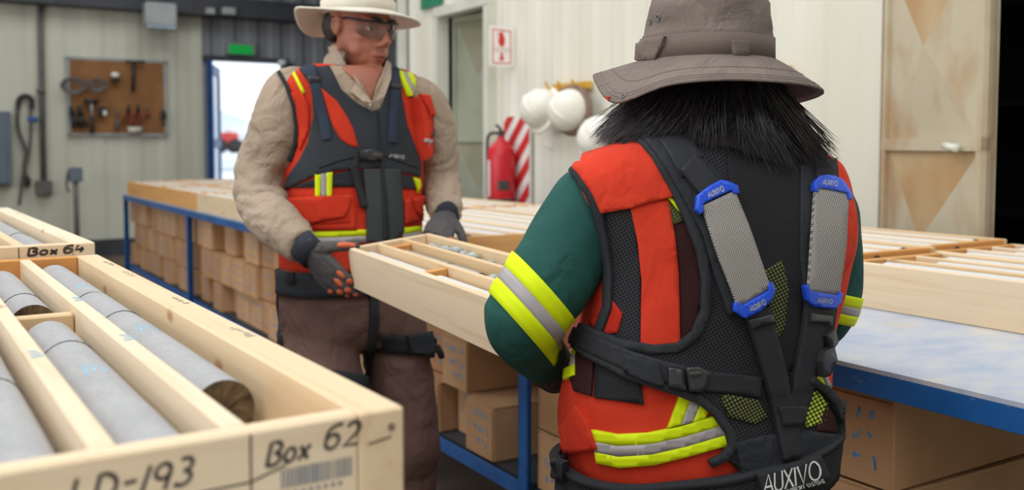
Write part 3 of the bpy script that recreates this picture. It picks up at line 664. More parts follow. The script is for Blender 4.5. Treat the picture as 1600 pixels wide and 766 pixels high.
s = N('cardboard'); c = s.ramp(s.noise(s.coord((1, 1, 1), off=5), 6, 4), [(.3, (188, 152, 116)), (.7, (206, 170, 134))])
oi = s.n('ShaderNodeObjectInfo'); c = s.mix(1.0, c, s.ramp(oi.outputs['Random'], [(0, (255, 250, 244)), (1, (226, 212, 200))]), 'MULTIPLY'); s.bump(s.noise(s.coord(), 30, 3), .1); s.fin(c, .8, 0, .2)
mottled('tape_brown', (150, 108, 76), (164, 122, 88), 10, .4)
def boardg(x0, x1, y0, y1, z0, z1): return boxg(((x0 + x1) / 2, (y0 + y1) / 2, (z0 + z1) / 2), (x1 - x0, y1 - y0, z1 - z0))
def core_box(label, L, Wd, H, nch, group=None, t=.018, td=.014, end_mat='wood_x', side_mat='wood_y', dh=.0, name='core_box', fl=.012, divs=None, ts=None):
    """open timber tray: long along y, channels side by side along x, origin at the near left bottom corner"""
    r = thing(name, label, 'crate', (0, 0, 0), group)
    kw = dict(bevel=.0022, local=True)
    obj('bottom_board', boardg(t * .5, Wd - t * .5, t * .5, L - t * .5, 0, fl), side_mat, r, **kw)
    ts = ts or t
    for x0_, x1_ in ((0, t), (Wd - ts, Wd)): obj('side_board', boardg(x0_, x1_, 0, L, 0, H), side_mat, r, **kw)
    for y in (0, L - t): obj('end_board', boardg(t + .0005, Wd - ts - .0005, y, y + t, 0, H), end_mat, r, **kw)
    cw = (Wd - 2 * t - (nch - 1) * td) / nch; ch = []
    if divs:
        ed = [t] + [v for dv_ in divs for v in dv_] + [Wd - ts]
        for x0_, x1_ in divs: obj('divider', boardg(x0_, x1_, t + .0005, L - t - .0005, fl, H - dh), side_mat, r, **kw)
        return r, [(ed[2 * i] + ed[2 * i + 1]) / 2 for i in range(nch)], .074
    for i in range(nch):
        x = t + i * (cw + td); ch.append(x + cw / 2)
        if i: obj('divider', boardg(x - td, x, t + .0005, L - t - .0005, fl, H - dh), side_mat, r, **kw)
    return r, ch, cw
def core_g(L, r, seed, n=20):
    rnd = random.Random(seed); rings = []; m = max(6, int(L / .03)); tl = rnd.uniform(-.3, .3)
    for i in range(m + 1):
        y = L * i / m
        rings.append([(r * (1 + .012 * nz((math.cos(k * .3), y * 30, seed), 1)) * math.cos(2 * math.pi * k / n), y + (0 if 0 < i < m else r * tl * math.cos(2 * math.pi * k / n + seed) * .6), r * math.sin(2 * math.pi * k / n)) for k in range(n)])
    return rings
def drill_core(label, M_, L, r, seed, mat='core_grey', group=None, cracks=(), mark=None, n=20):
    rings = core_g(L, r, seed, n); c = M_.translation
    t = thing('drill_core', label, 'drill core', tuple(c), group)
    obj('shaft', xf(loft(rings, False), M_), mat, t, True)
    for i, s_ in ((0, -1), (-1, 1)):
        R0_ = rings[i]; R1_ = [(p[0] * .55, p[1] - s_ * .004 * random.random() + .004 * nz((p[0] * 60, seed, p[2] * 60), 1), p[2] * .55) for p in R0_]
        obj('broken_end', xf(loft([R0_, R1_], False)if False else cat([loft([R0_, R1_], False), (R1_ + [(0, R1_[0][1], 0)], [(k, (k + 1) % n, n) for k in range(n)])]), M_), 'core_end', t)
    for y, tw in cracks:
        obj('crack', xf(tube([(1.004 * r * math.cos(a), y + tw * math.cos(a), 1.004 * r * math.sin(a)) for a in [math.pi * (-.1 + 1.2 * j / 14) for j in range(15)]], .0011, 5, 1), M_), 'core_crack', t)
    if mark:
        for (y, a, st) in mark:
            V, Fs = ribbons(st, .05, .05)
            obj('chalk_mark', xf(([(1.003 * r * math.cos(a - (v_ - .5) * .9), y + u_ * .05, 1.003 * r * math.sin(a - (v_ - .5) * .9)) for u_, v_ in V], Fs), M_), 'marker_blue', t, recalc=False)
    return t
def place(root, M_):
    root.matrix_basis = M_; WLOC[root.name] = None
def lab_(o, parent_root):   # re-hang lettering on a placed thing
    o.parent = parent_root; o.matrix_parent_inverse = parent_root.matrix_basis.inverted(); return o
# ---- foreground bench and box 62
FZ = HC - .21 - .11
A = Vector((.327, .701)); B = Vector((.287, 2.023)); dv = (B - A).normalized(); BL = (B - A).length; BW = .415; BH = .11
fang = math.atan2(-dv.x, dv.y)
ft = thing('front_bench', 'blue steel bench under the numbered core boxes, mostly out of view', 'bench', (.05, 2.0, 0))
obj('bench_top', boxg((.0, 2.1, FZ - .016), (.60, 3.4, .03)), 'bench_top', ft, bevel=.003)
for x in (-.27, .27): obj('rail', boxg((x, 2.1, FZ - .05), (.04, 3.3, .036)), 'bench_blue', ft)
for x in (-.26, .26):
    for y in (.5, 2.1, 3.7): obj('leg', boxg((x, y, (FZ - .07) / 2), (.04, .04, FZ - .07)), 'bench_blue', ft)
r62, ch62, cw62 = core_box('near timber core box marked Box 62 on its end', BL, BW, BH, 4, None, .022, .018, fl=.034, divs=[(.089, .107), (.182, .2), (.275, .293)], ts=.04)
Mf = Matrix.Translation((A.x, A.y, FZ)) @ Matrix.Rotation(fang, 4, 'Z') @ Matrix.Translation((-BW, 0, 0)); place(r62, Mf)
for o in r62.children:
    if o.name.startswith('end_board') and o.data.vertices[0].co.y > .5: o.data.materials[0] = MATS['wood_orange']
CR = .032
rt_ = lambda x, y, z=0: Mf @ Matrix.Translation((x, y, .0345 + CR + z))
scr = [letters('XIL')[0], letters('XIL')[1], letters('XIL')[2]]
hatch = [[(.0, .1), (.9, .2)], [(.1, .4), (.8, .45)], [(.05, .75), (.7, .7)]]
drill_core('long grey drill core with dark broken end in the right channel of Box 62', rt_(ch62[3] - .003, .215), .665, CR, 3, cracks=((.46, .004),), mark=[(.3, 1.45, hatch)], n=28)
drill_core('grey drill core at the far end of the right channel of Box 62', rt_(ch62[3] - .003, .884), .40, CR, 5, cracks=(), mark=[(.06, 1.5, hatch)], n=28)
drill_core('long grey drill core with blue chalk marks in second channel of Box 62', rt_(ch62[2], .045), .60, CR, 8, cracks=((.45, .004),), mark=[(.27, 1.5, hatch)], n=28)
drill_core('short grey drill core beyond the spacer block in Box 62', rt_(ch62[2], .80), .44, CR, 11, cracks=((.12, .004),), n=28)
tag(obj('spacer_block', xf(boardg(ch62[2] - .0365, ch62[2] + .0365, .69, .715, .0345, .098), Mf), 'wood_x', bevel=.002), 'small timber spacer block between two cores in Box 62', 'block')
drill_core('grey drill core in the third channel of Box 62 at picture edge', rt_(ch62[1], .045), .7, CR, 14, cracks=((.3, .004),), mark=[(.3, 1.5, hatch)], n=28)
drill_core('grey drill core in the third channel of Box 62, far half', rt_(ch62[1], .76), .5, CR, 16, n=28)
drill_core('grey drill core in the outermost left channel of Box 62', rt_(ch62[0], .06), 1.1, CR, 17, n=28)
for xq, y0 in ((ch62[3] - cw62 / 2 - .009, .72), (ch62[3] - cw62 / 2 - .009, .40), (ch62[2] - cw62 / 2 - .009, .36)):
    lab_(lettering('chalk_mark', hatch, lambda u, v: tuple(Mf @ Vector((xq - .007 + .014 * u, y0 + .05 * v, BH + .0004))), 'marker_blue', None, .05, .06), r62)
# writing on the near end of box 62
endm = lambda u, v: tuple(Mf @ Vector((BW - u, -.0006, v)))      # u metres from the right edge, v metres up
def write(text, u0, v0, w_, h, parent, wt=.0016, fm=endm, mat='ink', sl=.15, rnd=None, gap=.22):
    st = letters(text, gap, .04 if rnd else 0, rnd); V, Fs = ribbons(st, wt / w_, wt / h)
    return obj('handwriting', ([fm(u0 - (p[0] + sl * p[1] * h / w_) * w_, v0 + p[1] * h) for p in V], Fs), mat, parent, recalc=False)
e62 = [o for o in r62.children if o.name.startswith('end_board')][0]
rn = random.Random(3)
for a_ in (('Box', .115, .082, .032, .017), ('62', .070, .086, .028, .018), ('LD-193', .250, .079, .078, .019)):
    lab_(write(*a_, None, .0015, sl=.25, rnd=rn), r62)
V, Fs = ribbons([[(i * .2 + rn.uniform(0, .1), rn.uniform(.1, 1)) for _ in range(3)] for i in range(5)], .03, .08); lab_(obj('handwriting', ([endm(.215 - p[0] * .05, .046 + p[1] * .014) for p in V], Fs), 'ink', None, recalc=False), r62)
for u0, v0, u1, v1 in ((.127, .108, .127, .0), (.40, .068, .127, .072), (.127, .072, .100, .080), (.032, .084, .012, .087), (.127, .036, .02, .040)):
    st = [[(0, 0), (1, 1)]]
    Vv = [(u0, v0 - .0008), (u1, v1 - .0008), (u1, v1 + .0008), (u0, v0 + .0008)] if abs(u1 - u0) > .005 else [(u0 - .0008, v0), (u0 + .0008, v0), (u0 + .0008, v1), (u0 - .0008, v1)]
    lab_(obj('pencil_line', ([endm(*p) for p in Vv], [(0, 1, 2, 3)]), 'ink', None, recalc=False), r62)
g = []; u = .104
while u > .046:
    w_ = rn.choice((.0008, .0014, .002)); g.append(([endm(u, .062), endm(u - w_, .062), endm(u - w_, .077), endm(u, .077)], [(0, 1, 2, 3)])); u -= w_ + rn.choice((.0008, .0014))
g += [([endm(.1 - i * .006, .056), endm(.097 - i * .006, .056), endm(.097 - i * .006, .059), endm(.1 - i * .006, .059)], [(0, 1, 2, 3)]) for i in range(8)]
lab_(obj('barcode', cat(g), 'sign_frame', None, recalc=False), r62)
for q_ in ((.012, .095), (.015, .03)): lab_(obj('nail_head', cylg(endm(*q_), Vector(endm(*q_)) + Vector((0, -.001, 0)), .003), 'leather_brown', None), r62)
sidem = lambda u, v: tuple(Mf @ Vector((BW - .02 + .016 * u, v, BH + .0006)))
for y_ in (.35, .62, .95, 1.12):
    stt = [[(i * .14 + rn.uniform(0, .08), rn.uniform(0, 1)) for _ in range(3)] for i in range(7)]; V, Fs = ribbons(stt, .02, .1); lab_(obj('handwriting', ([sidem(.15 + p[1] * .7, y_ + (p[0]) * .07) for p in V], Fs), 'sign_frame', None, recalc=False), r62)
# box 64 behind it, with a third one
r64, ch64, cw64 = core_box('timber core box marked Box 64 behind the near box', BL, BW, BH, 4, None, .022, .018, fl=.034, divs=[(.089, .107), (.182, .2), (.275, .293)], ts=.04)
c64 = onY(149, 400, B.y + .024); Md = Matrix.Translation((c64.x, max(c64.y, B.y + .022), FZ + .022)) @ Matrix.Rotation(fang + math.radians(1.0), 4, 'Z') @ Matrix.Translation((-BW, 0, 0)); place(r64, Md)
for i, (nm, L_) in enumerate((('outermost left', 1.2), ('second', 1.15), ('third', 1.22), ('right', 1.1))):
    drill_core('pale grey drill core in the %s channel of Box 64' % nm, Md @ Matrix.Translation((ch64[i], .05, .0345 + CR)), L_, CR, 30 + i, cracks=((.4, .003),), n=24)
for y_, nm_ in ((.12, 'near'), (1.15, 'far')): tag(obj('timber_batten', xf(boardg(.01, BW - .01, y_, y_ + .04, -.0215, -.0005), Md), 'wood_x', bevel=.002), 'thin timber batten under the %s end of Box 64' % nm_, 'batten')
e64 = lambda u, v: tuple(Md @ Vector((BW - u, -.0006, v)))
for a_ in (('Box', .120, .091, .05, .014), ('64', .058, .092, .036, .014), ('3', .205, .091, .016, .014)):
    lab_(write(*a_, None, .0024, fm=e64, sl=.2, rnd=rn), r64)
lab_(obj('pencil_line', ([e64(.135, .107), e64(.1368, .107), e64(.1368, .01), e64(.135, .01)], [(0, 1, 2, 3)]), 'ink', None, recalc=False), r64)
# ---- long back bench
BX0, BX1, BZ = 1.40, 2.70, .915
YP = [-.10, onX(815, 640, BX0).y, onX(456, 380, BX0).y, onX(292, 400, BX0).y, onX(193, 350, BX0).y]
bt = thing('long_bench', 'long blue steel bench with worn pale top along the cabin', 'bench', ((BX0 + BX1) / 2, 4, 0))
ys = [-.6, YP[1], YP[2], YP[3], YP[4]]
for i in range(4):
    obj('bench_top', boxg(((BX0 + BX1) / 2, (ys[i] + ys[i + 1]) / 2, BZ - .004), (BX1 - BX0, ys[i + 1] - ys[i] - .002, .008)), 'bench_top', bt)
    obj('front_rail', boxg((BX0 + .006, (ys[i] + ys[i + 1]) / 2, BZ - .0285), (.012, ys[i + 1] - ys[i] - .003, .041)), 'bench_blue', bt, bevel=.001)
    obj('back_rail', boxg((BX1 - .006, (ys[i] + ys[i + 1]) / 2, BZ - .0285), (.012, ys[i + 1] - ys[i] - .003, .041)), 'bench_blue', bt)
SZ = .34
for y in (-.58,) + tuple(YP[1:4]) + (YP[4] - .02,):
    for x in (BX0 + .002, BX1 - .042):
        obj('leg', cat([boxg((x + .003, y, (BZ - .02) / 2), (.006, .042, BZ - .02)), boxg((x + .02, y + .018, (BZ - .02) / 2), (.04, .006, BZ - .02))]), 'bench_blue', bt)
for i in range(4):
    obj('shelf', boxg(((BX0 + BX1) / 2 + .02, (ys[i] + ys[i + 1]) / 2, SZ - .01), (BX1 - BX0 - .07, ys[i + 1] - ys[i] - .06, .02)), 'dark_steel', bt)
    obj('shelf_rail', boxg((BX0 + .03, (ys[i] + ys[i + 1]) / 2, SZ - .018), (.008, ys[i + 1] - ys[i] - .05, .044)), 'bench_blue', bt, bevel=.001)
# ---- cartons on the lower shelf
ORD = ['first', 'second', 'third', 'fourth', 'fifth', 'sixth', 'seventh', 'eighth', 'ninth', 'tenth', 'eleventh', 'twelfth']
BAYN = ['nearest bench bay', 'bay behind the man', 'middle bench bay', 'farthest bench bay']
ROWN = ['bottom', 'middle', 'top']
CH = .168
def carton(label, x, y0, wd, dp, z, h, seed):
    rnd = random.Random(seed); r = thing('carton', label, 'carton', (x, y0 + wd / 2, z), 'cardboard cartons under the long bench')
    sk = rnd.uniform(-.6, .6); Mx = Matrix.Translation((x, y0 + wd / 2, z)) @ Matrix.Rotation(math.radians(sk), 4, 'Z')
    obj('body', xf(boxg((dp / 2, 0, h / 2), (dp, wd, h)), Mx), 'cardboard', r, bevel=.004)
    obj('lid_flap', xf(cat([boxg((dp / 2, 0, h - .001), (dp + .003, wd + .003, .004)), boxg((-.0022, 0, h / 2 - .002), (.003, wd - .006, h - .012))]), Mx), 'cardboard', r)
    g = []
    for k in range(3):      # blue marker scrawl on the front
        zz = h * (.78 - .26 * k); yy = -wd * .36; st = []
        for q in range(rnd.randint(3, 5)):
            o_ = (yy + q * wd * .15, zz); st.append([(o_[0] + rnd.uniform(0, .022), o_[1] + rnd.uniform(-.012, .016)) for _ in range(4)])
        V, Fs = ribbons(st, .0024, .0024); g.append(([(-.0044, p[0], p[1]) for p in V], Fs))
    obj('marker_scrawl', xf(cat(g), Mx), 'marker_pen', r, recalc=False)['kind'] = 'stuff'
sd = 100
for b_ in range(4):
    ya, yb = ys[b_] + .05, ys[b_ + 1] - .04; y = yb if b_ != 0 else None
    if b_ == 0:
        cols = [(1.02, .20), (1.235, .2), (1.45, .21), (1.69, .2), (1.90, .21)]
        cols = [(onX(1397, 657, BX0 + .05).y + i * .232, .222) for i in range(5) if onX(1397, 657, BX0 + .05).y + i * .232 + .23 < ys[1]]
        cols = cols[::-1]
    else:
        cols = []; y = yb
        while y - .16 > ya:
            wd = random.Random(sd + int(y * 100)).choice((.17, .2, .22, .24)); 
            if y - wd < ya: break
            cols.append((y - wd, wd)); y -= wd + .012
        if b_ == 1: cols = [(c_[0], c_[1]) for c_ in cols]
    n = len(cols)
    for ci, (y0, wd) in enumerate(cols):
        rows = 3
        if b_ == 1 and ci >= n - 6: rows = 2
        if b_ == 1 and ci == n - 1: rows = 1
        for rw in range(rows):
            sd += 1; rnd = random.Random(sd)
            x = BX0 + .05 + rnd.choice((0, 0, .012, .03, .07)) + (.0 if b_ else -.0)
            if b_ == 0: x = BX0 + .05
            if b_ == 1 and ci == n - 1: x = BX0 + .05
            carton('cardboard carton, %s row of %s, %s from far post' % (ROWN[rw], BAYN[b_], ORD[min(ci, 11)]), x, y0, wd, .5, SZ + .0005 + rw * (CH + .004), CH, sd)
# ---- core boxes on the long bench
proto, chp, cwp = core_box('x', 1.12, .365, .108, 3, 'core boxes on the long bench', fl=.024)
protos = {'wood_y': proto}
pidx = [0]
def bench_box(label, x, y, ang, cores, z=BZ + .0005, endm_=None, sidem_=None, note=None, r=.041):
    root = proto if pidx[0] == 0 else copy_tree(proto); pidx[0] += 1
    root['label'] = label; M_ = Matrix.Translation((x, y, z)) @ Matrix.Rotation(math.radians(ang), 4, 'Z'); root.matrix_basis = M_
    if endm_ or sidem_:
        for o in root.children:
            if endm_ and o.name.startswith('end_board'): o.data = o.data.copy(); o.data.materials[0] = MATS[endm_]
            if sidem_ and o.name.startswith('side_board'): o.data = o.data.copy(); o.data.materials[0] = MATS[sidem_]
    for i, nm in enumerate(('bench-edge', 'middle', 'wall-side')):
        if i < len(cores) and cores[i]:
            a0, a1 = cores[i]
            drill_core('pale core in %s channel, %s' % (nm, note), M_ @ Matrix.Translation((chp[i], a0, .0245 + r)), a1 - a0, r, 200 + pidx[0] * 3 + i, 'core_pale', 'pale drill cores on the long bench', n=16)
    return root, M_
yl = onX(727, 372, BX0).y + .03
rn = random.Random(12)
k = 0
ysm = onX(1336, 410, 1.91).y
ROWX = [BX0 + .004, BX0 + .38, BX0 + .757]; RN_ = ['edge row', 'middle row', 'wall row']
for rix in range(3):
    y = yl if rix == 0 else ysm + 1.20 + .02 * rix; j = 0
    while y + 1.12 < YP[4] + .1:
        full = lambda: (.025 + rn.uniform(0, .1), 1.09 - rn.uniform(0, .12))
        note = '%s box %s from the orange end' % (RN_[rix], ORD[j])
        bench_box('open core box in %s of the long bench, %s from the orange end' % (RN_[rix], ORD[j]), ROWX[rix], y, rn.uniform(-.3, .3), [full(), full(), full()], endm_='wood_orange' if (rix == 0 and j == 0) else None, sidem_='wood_orange_y' if (rix == 0 and j >= 3) else None, note=note, z=BZ + .0005)
        y += 1.128; j += 1
# right-hand group, set back from the edge
ysm = onX(1336, 410, 1.91).y
for rix, x in ((0, 1.915), (1, 2.29)):
    nm = ('front', 'wall-side')[rix]
    r1, M1 = bench_box('%s core box on the bare end of the long bench, beside the green sleeve' % nm, x, ysm + .03 * rix - 1.125 + .03, 0, [(.1, 1.06), (.12, 1.0), (.03, 1.05)], note='%s timber box on the bare bench end' % nm)
    r2, M2 = bench_box('%s core box behind the woman, one board beyond the bare bench end' % nm, x, ysm + .03 * rix + .04, 0, [(.03, 1.05), (.03, 1.08), (.05, 1.09)], z=BZ + .0005 + .012, note='%s timber box behind the woman' % nm)
    em = lambda u, v: tuple(M2 @ Vector((.365 - u, -.0006, v)))
    for a_ in (('Box', .25, .075, .07, .022),):
        lab_(write(a_[0], a_[1], a_[2], a_[3], a_[4], None, .003, fm=em), r2)
# ---- the box being carried
CW, CHh, CL = .213, .1, .86
rc, chc, cwc = core_box('light timber core box carried between the two people', CL, CW, CHh, 3, None, .014, .010, name='carried_core_box', fl=.044)
yaw_, pit_, rol_ = .084, .012, .128
l_ = Vector((math.sin(yaw_) * math.cos(pit_), math.cos(yaw_) * math.cos(pit_), math.sin(pit_))); s0 = Vector((math.cos(yaw_), -math.sin(yaw_), 0)); n0 = s0.cross(l_)
s_ = s0 * math.cos(rol_) + n0 * math.sin(rol_); n_ = s_.cross(l_)
Nc = Vector((.866, 2.172, 1.058)); Oc = Nc - l_ * CL - n_ * CHh
Mc = Matrix(((s_.x, l_.x, n_.x, Oc.x), (s_.y, l_.y, n_.y, Oc.y), (s_.z, l_.z, n_.z, Oc.z), (0, 0, 0, 1))); place(rc, Mc)
cr = .021
drill_core('slim pale core in the near channel of the carried box', Mc @ Matrix.Translation((chc[0], .03, .0445 + cr)), .36, cr, 41, 'core_pale')
drill_core('second slim core in the near channel of the carried box, hidden by the side', Mc @ Matrix.Translation((chc[0], .45, .0445 + cr)), .37, cr, 42, 'core_pale')
drill_core('slim grey core in the middle channel of the carried box', Mc @ Matrix.Translation((chc[1], .34, .0445 + cr)), .42, cr, 43, 'core_grey', cracks=((.15, .002),))
for y_, chn, lab in ((.405, 0, 'small timber spacer in the near channel of the carried box'), (.78, 1, 'small timber spacer in the middle channel near the gloves')):
    tag(obj('spacer_block', xf(boardg(chc[chn] - cwc / 2 + .001, chc[chn] + cwc / 2 - .001, y_, y_ + .02, .0445, .094), Mc), 'wood_orange', bevel=.0015), lab, 'block')
for i in range(34):
    rnd = random.Random(500 + i); ch_i = 2 if i < 24 else 1
    y_ = .05 + .72 * (i / 24) if ch_i == 2 else .03 + .026 * (i - 24)
    sz = rnd.uniform(.009, .017)
    g = ell((0, 0, 0), (sz, sz * rnd.uniform(.8, 1.3), sz * rnd.uniform(.6, .9)), None, 7, 5)
    g = ([tuple(Vector(p) * (1 + .35 * nz(p, 60, i))) for p in g[0]], g[1])
    Mk = Mc @ Matrix.Translation((chc[ch_i] + rnd.uniform(-.012, .012), y_, .072 + sz * .6 + (.0 if i % 3 else .008))) @ Matrix.Rotation(rnd.uniform(0, 6), 4, 'Z')
    tag(obj('rock_fragment', xf(g, Mk), 'rock'), 'grey broken rock fragment lying in the carried core box', 'rock', 'rock fragments in the carried box')
tag(obj('rubble_bed', xf(cat([boardg(chc[2] - cwc / 2 + .001, chc[2] + cwc / 2 - .001, .015, .80, .0445, .076), boardg(chc[1] - cwc / 2 + .001, chc[1] + cwc / 2 - .001, .015, .32, .0445, .06)]), Mc), 'rock'), 'fine grey rubble lying in the carried box', 'rubble', None, 'stuff')
# ------------------------------------------------------------------ people
cloth('skin', (186, 124, 102), (170, 106, 86), 14, 300, .08, .5, .4)
cloth('tan_shirt', (176, 158, 140), (158, 140, 122), 5, 700, .2, fold=0.9, fscale=13); cloth('brown_trousers', (122, 96, 88), (104, 80, 74), 5, 700, .2, fold=0.8, fscale=10)
cloth('vest_red', (212, 64, 40), (196, 52, 33), 5, 800, .25, fold=0.5, fscale=9); cloth('vest_red_dark', (190, 44, 28), (170, 36, 24), 5, 800, .25, fold=0.5, fscale=9)
cloth('black_cloth', (55, 57, 62), (43, 45, 50), 6, 800, .3, fold=0.4, fscale=14); cloth('black_web', (46, 47, 52), (37, 38, 43), 8, 900, .4, .7, .3)
cloth('neoprene', (58, 62, 68), (48, 52, 58), 6, 900, .2); cloth('strap_blue_black', (58, 68, 84), (48, 56, 70), 6, 900, .3); cloth('zip_panel', (72, 78, 76), (60, 66, 66), 8, 700, .3)
cloth('trim_black', (52, 54, 58), (44, 46, 50), 8, 900, .2)
dots('mesh_black', (52, 53, 58), (22, 22, 25), 20, .34); dots('mesh_black_fine', (46, 46, 51), (18, 18, 21), 26, .34); dots('mesh_maroon', (62, 28, 28), (34, 16, 18), 24, .3)
dots('mesh_lime', (26, 27, 26), (186, 206, 66), 17, .34); dots('mesh_olive', (84, 92, 52), (44, 48, 36), 20, .3); dots('mesh_lime_dim', (28, 29, 28), (120, 124, 64), 20, .26)
cloth('lime', (222, 240, 20), (208, 228, 16), 6, 700, .2, .6); cloth('silver_band', (172, 166, 166), (156, 150, 152), 6, 700, .2, .45, .5)
cloth('green_shirt', (44, 92, 84), (32, 72, 68), 4, 500, .3, fold=0.6, fscale=10); cloth('dark_green', (30, 50, 46), (24, 42, 40), 4, 500, .3)
cloth('hat_cream', (224, 218, 204), (212, 204, 188), 6, 700, .2, fold=0.3, fscale=12); cloth('hat_under', (196, 170, 142), (184, 158, 130), 6, 700, .2); cloth('hat_grey', (128, 116, 108), (112, 100, 94), 7, 600, .35, fold=0.7, fscale=14); cloth('hat_grey_band', (120, 107, 99), (106, 94, 88), 7, 600, .35)
cloth('glove_grey', (98, 94, 94), (78, 76, 78), 14, 500, .3, fold=0.5, fscale=40); cloth('glove_dark', (56, 60, 70), (46, 48, 56), 10, 500, .3); cloth('glove_orange', (226, 122, 88), (208, 100, 70), 10, 500, .3); cloth('glove_brown', (84, 68, 62), (60, 50, 48), 14, 400, .3, fold=0.6, fscale=30)
cloth('boot', (52, 44, 40), (42, 36, 34), 10, 200, .2, .6)
mottled('blue_plastic', (26, 74, 206), (36, 88, 222), 10, .35, spec=.5); mottled('black_plastic', (44, 45, 48), (52, 53, 56), 10, .35, spec=.5)
mottled('logo_white', (236, 234, 232), (244, 243, 240), 10, .6); mottled('logo_purple', (150, 70, 130), (170, 90, 150), 10, .6); mottled('print_grey', (170, 172, 176), (186, 188, 190), 10, .6); mottled('stitch_grey', (112, 114, 118), (120, 122, 126), 10, .7)
s = N('elastic_grey'); ck = s.n('ShaderNodeTexChecker'); ck.inputs['Scale'].default_value = 46; s.l(s.coord(kind='UV', rot=(0, 0, .42)), ck.inputs['Vector'])
ck.inputs['Color1'].default_value = lin((182, 178, 170)); ck.inputs['Color2'].default_value = lin((104, 100, 98)); s.bump(ck.outputs['Fac'], .3, .001); s.fin(ck.outputs['Color'], .7, 0, .3)
s = N('hair_black'); c = s.ramp(s.noise(s.coord((60, 60, 6)), 3, 3), [(.3, (16, 14, 16)), (.8, (78, 70, 74))]); s.b.inputs['Anisotropic'].default_value = .6; s.fin(c, .34, 0, .6)  # grey end of the ramp paints in the gloss highlights
s = N('lens'); s.b.inputs['Transmission Weight'].default_value = .97; s.b.inputs['IOR'].default_value = 1.2; s.fin((232, 238, 240), .04, 0, .5)
mottled('glasses_frame', (30, 32, 44), (40, 42, 56), 10, .3); mottled('lip', (150, 84, 74), (160, 92, 80), 20, .5); mottled('eye_white', (220, 216, 210), (228, 224, 220), 20, .3); mottled('eye_dark', (30, 22, 18), (40, 30, 24), 20, .2); mottled('hair_dark', (40, 34, 32), (56, 48, 44), 40, .6)
Z3 = Vector((0, 0, 1))
def ring_at(px, py, d, w_, t_, Lx, Fd, n=36, pw=2.4, zc=None):
    c = P(px, py, d) if zc is None else zc; out = []
    for k in range(n):
        a = 2 * math.pi * k / n; ca, sa = math.cos(a), math.sin(a); e = 2 / pw
        out.append(c + Lx * (w_ * math.copysign(abs(ca) ** e, ca)) + Fd * (t_ * math.copysign(abs(sa) ** e, sa)))
    return out
def torso(rows, d, Lx, Fd, grow=0, sub=3):
    """rows of (px centre, py, apparent half width px, half depth m)"""
    rows = [tuple(x) for x in catmull(rows, sub)]; rings = []
    for px, py, hw, t_ in rows:
        c = P(px, py, d); vd = Vector((c.x - CAM.x, c.y - CAM.y, 0)).normalized(); lat = Vector((vd.y, -vd.x, 0))
        k1, k2 = abs(Lx.dot(lat)), abs(Fd.dot(lat)); h = hw * d / F_PX
        w_ = math.sqrt(max(h * h - (t_ * k2) ** 2, .0009)) / k1
        rings.append(ring_at(px, py, d, w_ + grow, t_ + grow, Lx, Fd))
    return loft(rings)
def head_g(M_, scale=1.0, jowl=1.0):
    q = lambda c, r: ell(c, r, None, 20, 14)
    g = [q((0, -.012, .03), (.077, .097, .082)), q((0, .018, -.03), (.064 * jowl, .076, .085)), q((0, .028, -.074), (.054 * jowl, .06, .044)), q((0, .074, -.1), (.024, .02, .019)),
         q((.04, .058, -.022), (.024, .022, .02)), q((-.04, .058, -.022), (.024, .022, .02)), q((.03, .079, .024), (.03, .016, .011)), q((-.03, .079, .024), (.03, .016, .011)), q((0, .084, .024), (.014, .012, .01)),
         tube([(0, .088, .018), (0, .1, -.008), (0, .116, -.032)], [.008, .0105, .0125], 10), q((.0115, .1, -.037), (.009, .011, .008)), q((-.0115, .1, -.037), (.009, .011, .008)),
         q((0, .0885, -.0625), (.025, .012, .0075)), q((0, .0865, -.0775), (.022, .012, .0085)), q((.045, .045, -.06), (.022, .024, .022)), q((-.045, .045, -.06), (.022, .024, .022))]
    for sx in (1, -1):
        g += [q((sx * .077, -.006, -.006), (.006, .014, .026)), tube([(sx * .08, -.002, -.03), (sx * .085, -.016, -.012), (sx * .087, -.015, .01), (sx * .084, .001, .019), (sx * .08, .009, .008)], .0042, 8)]
    g.append(tube([(0, -.018, -.06), (0, -.03, -.13), (0, -.045, -.2)], [.06, .058, .064], 18))
    S = M_ @ Matrix.Scale(scale, 4); return [xf(k, S) for k in g]
def frame(o, fwd, up=Z3):
    y = Vector(fwd).normalized(); x = y.cross(up).normalized(); z = x.cross(y)
    M_ = Matrix((x, y, z)).transposed().to_4x4(); M_.translation = o; return M_
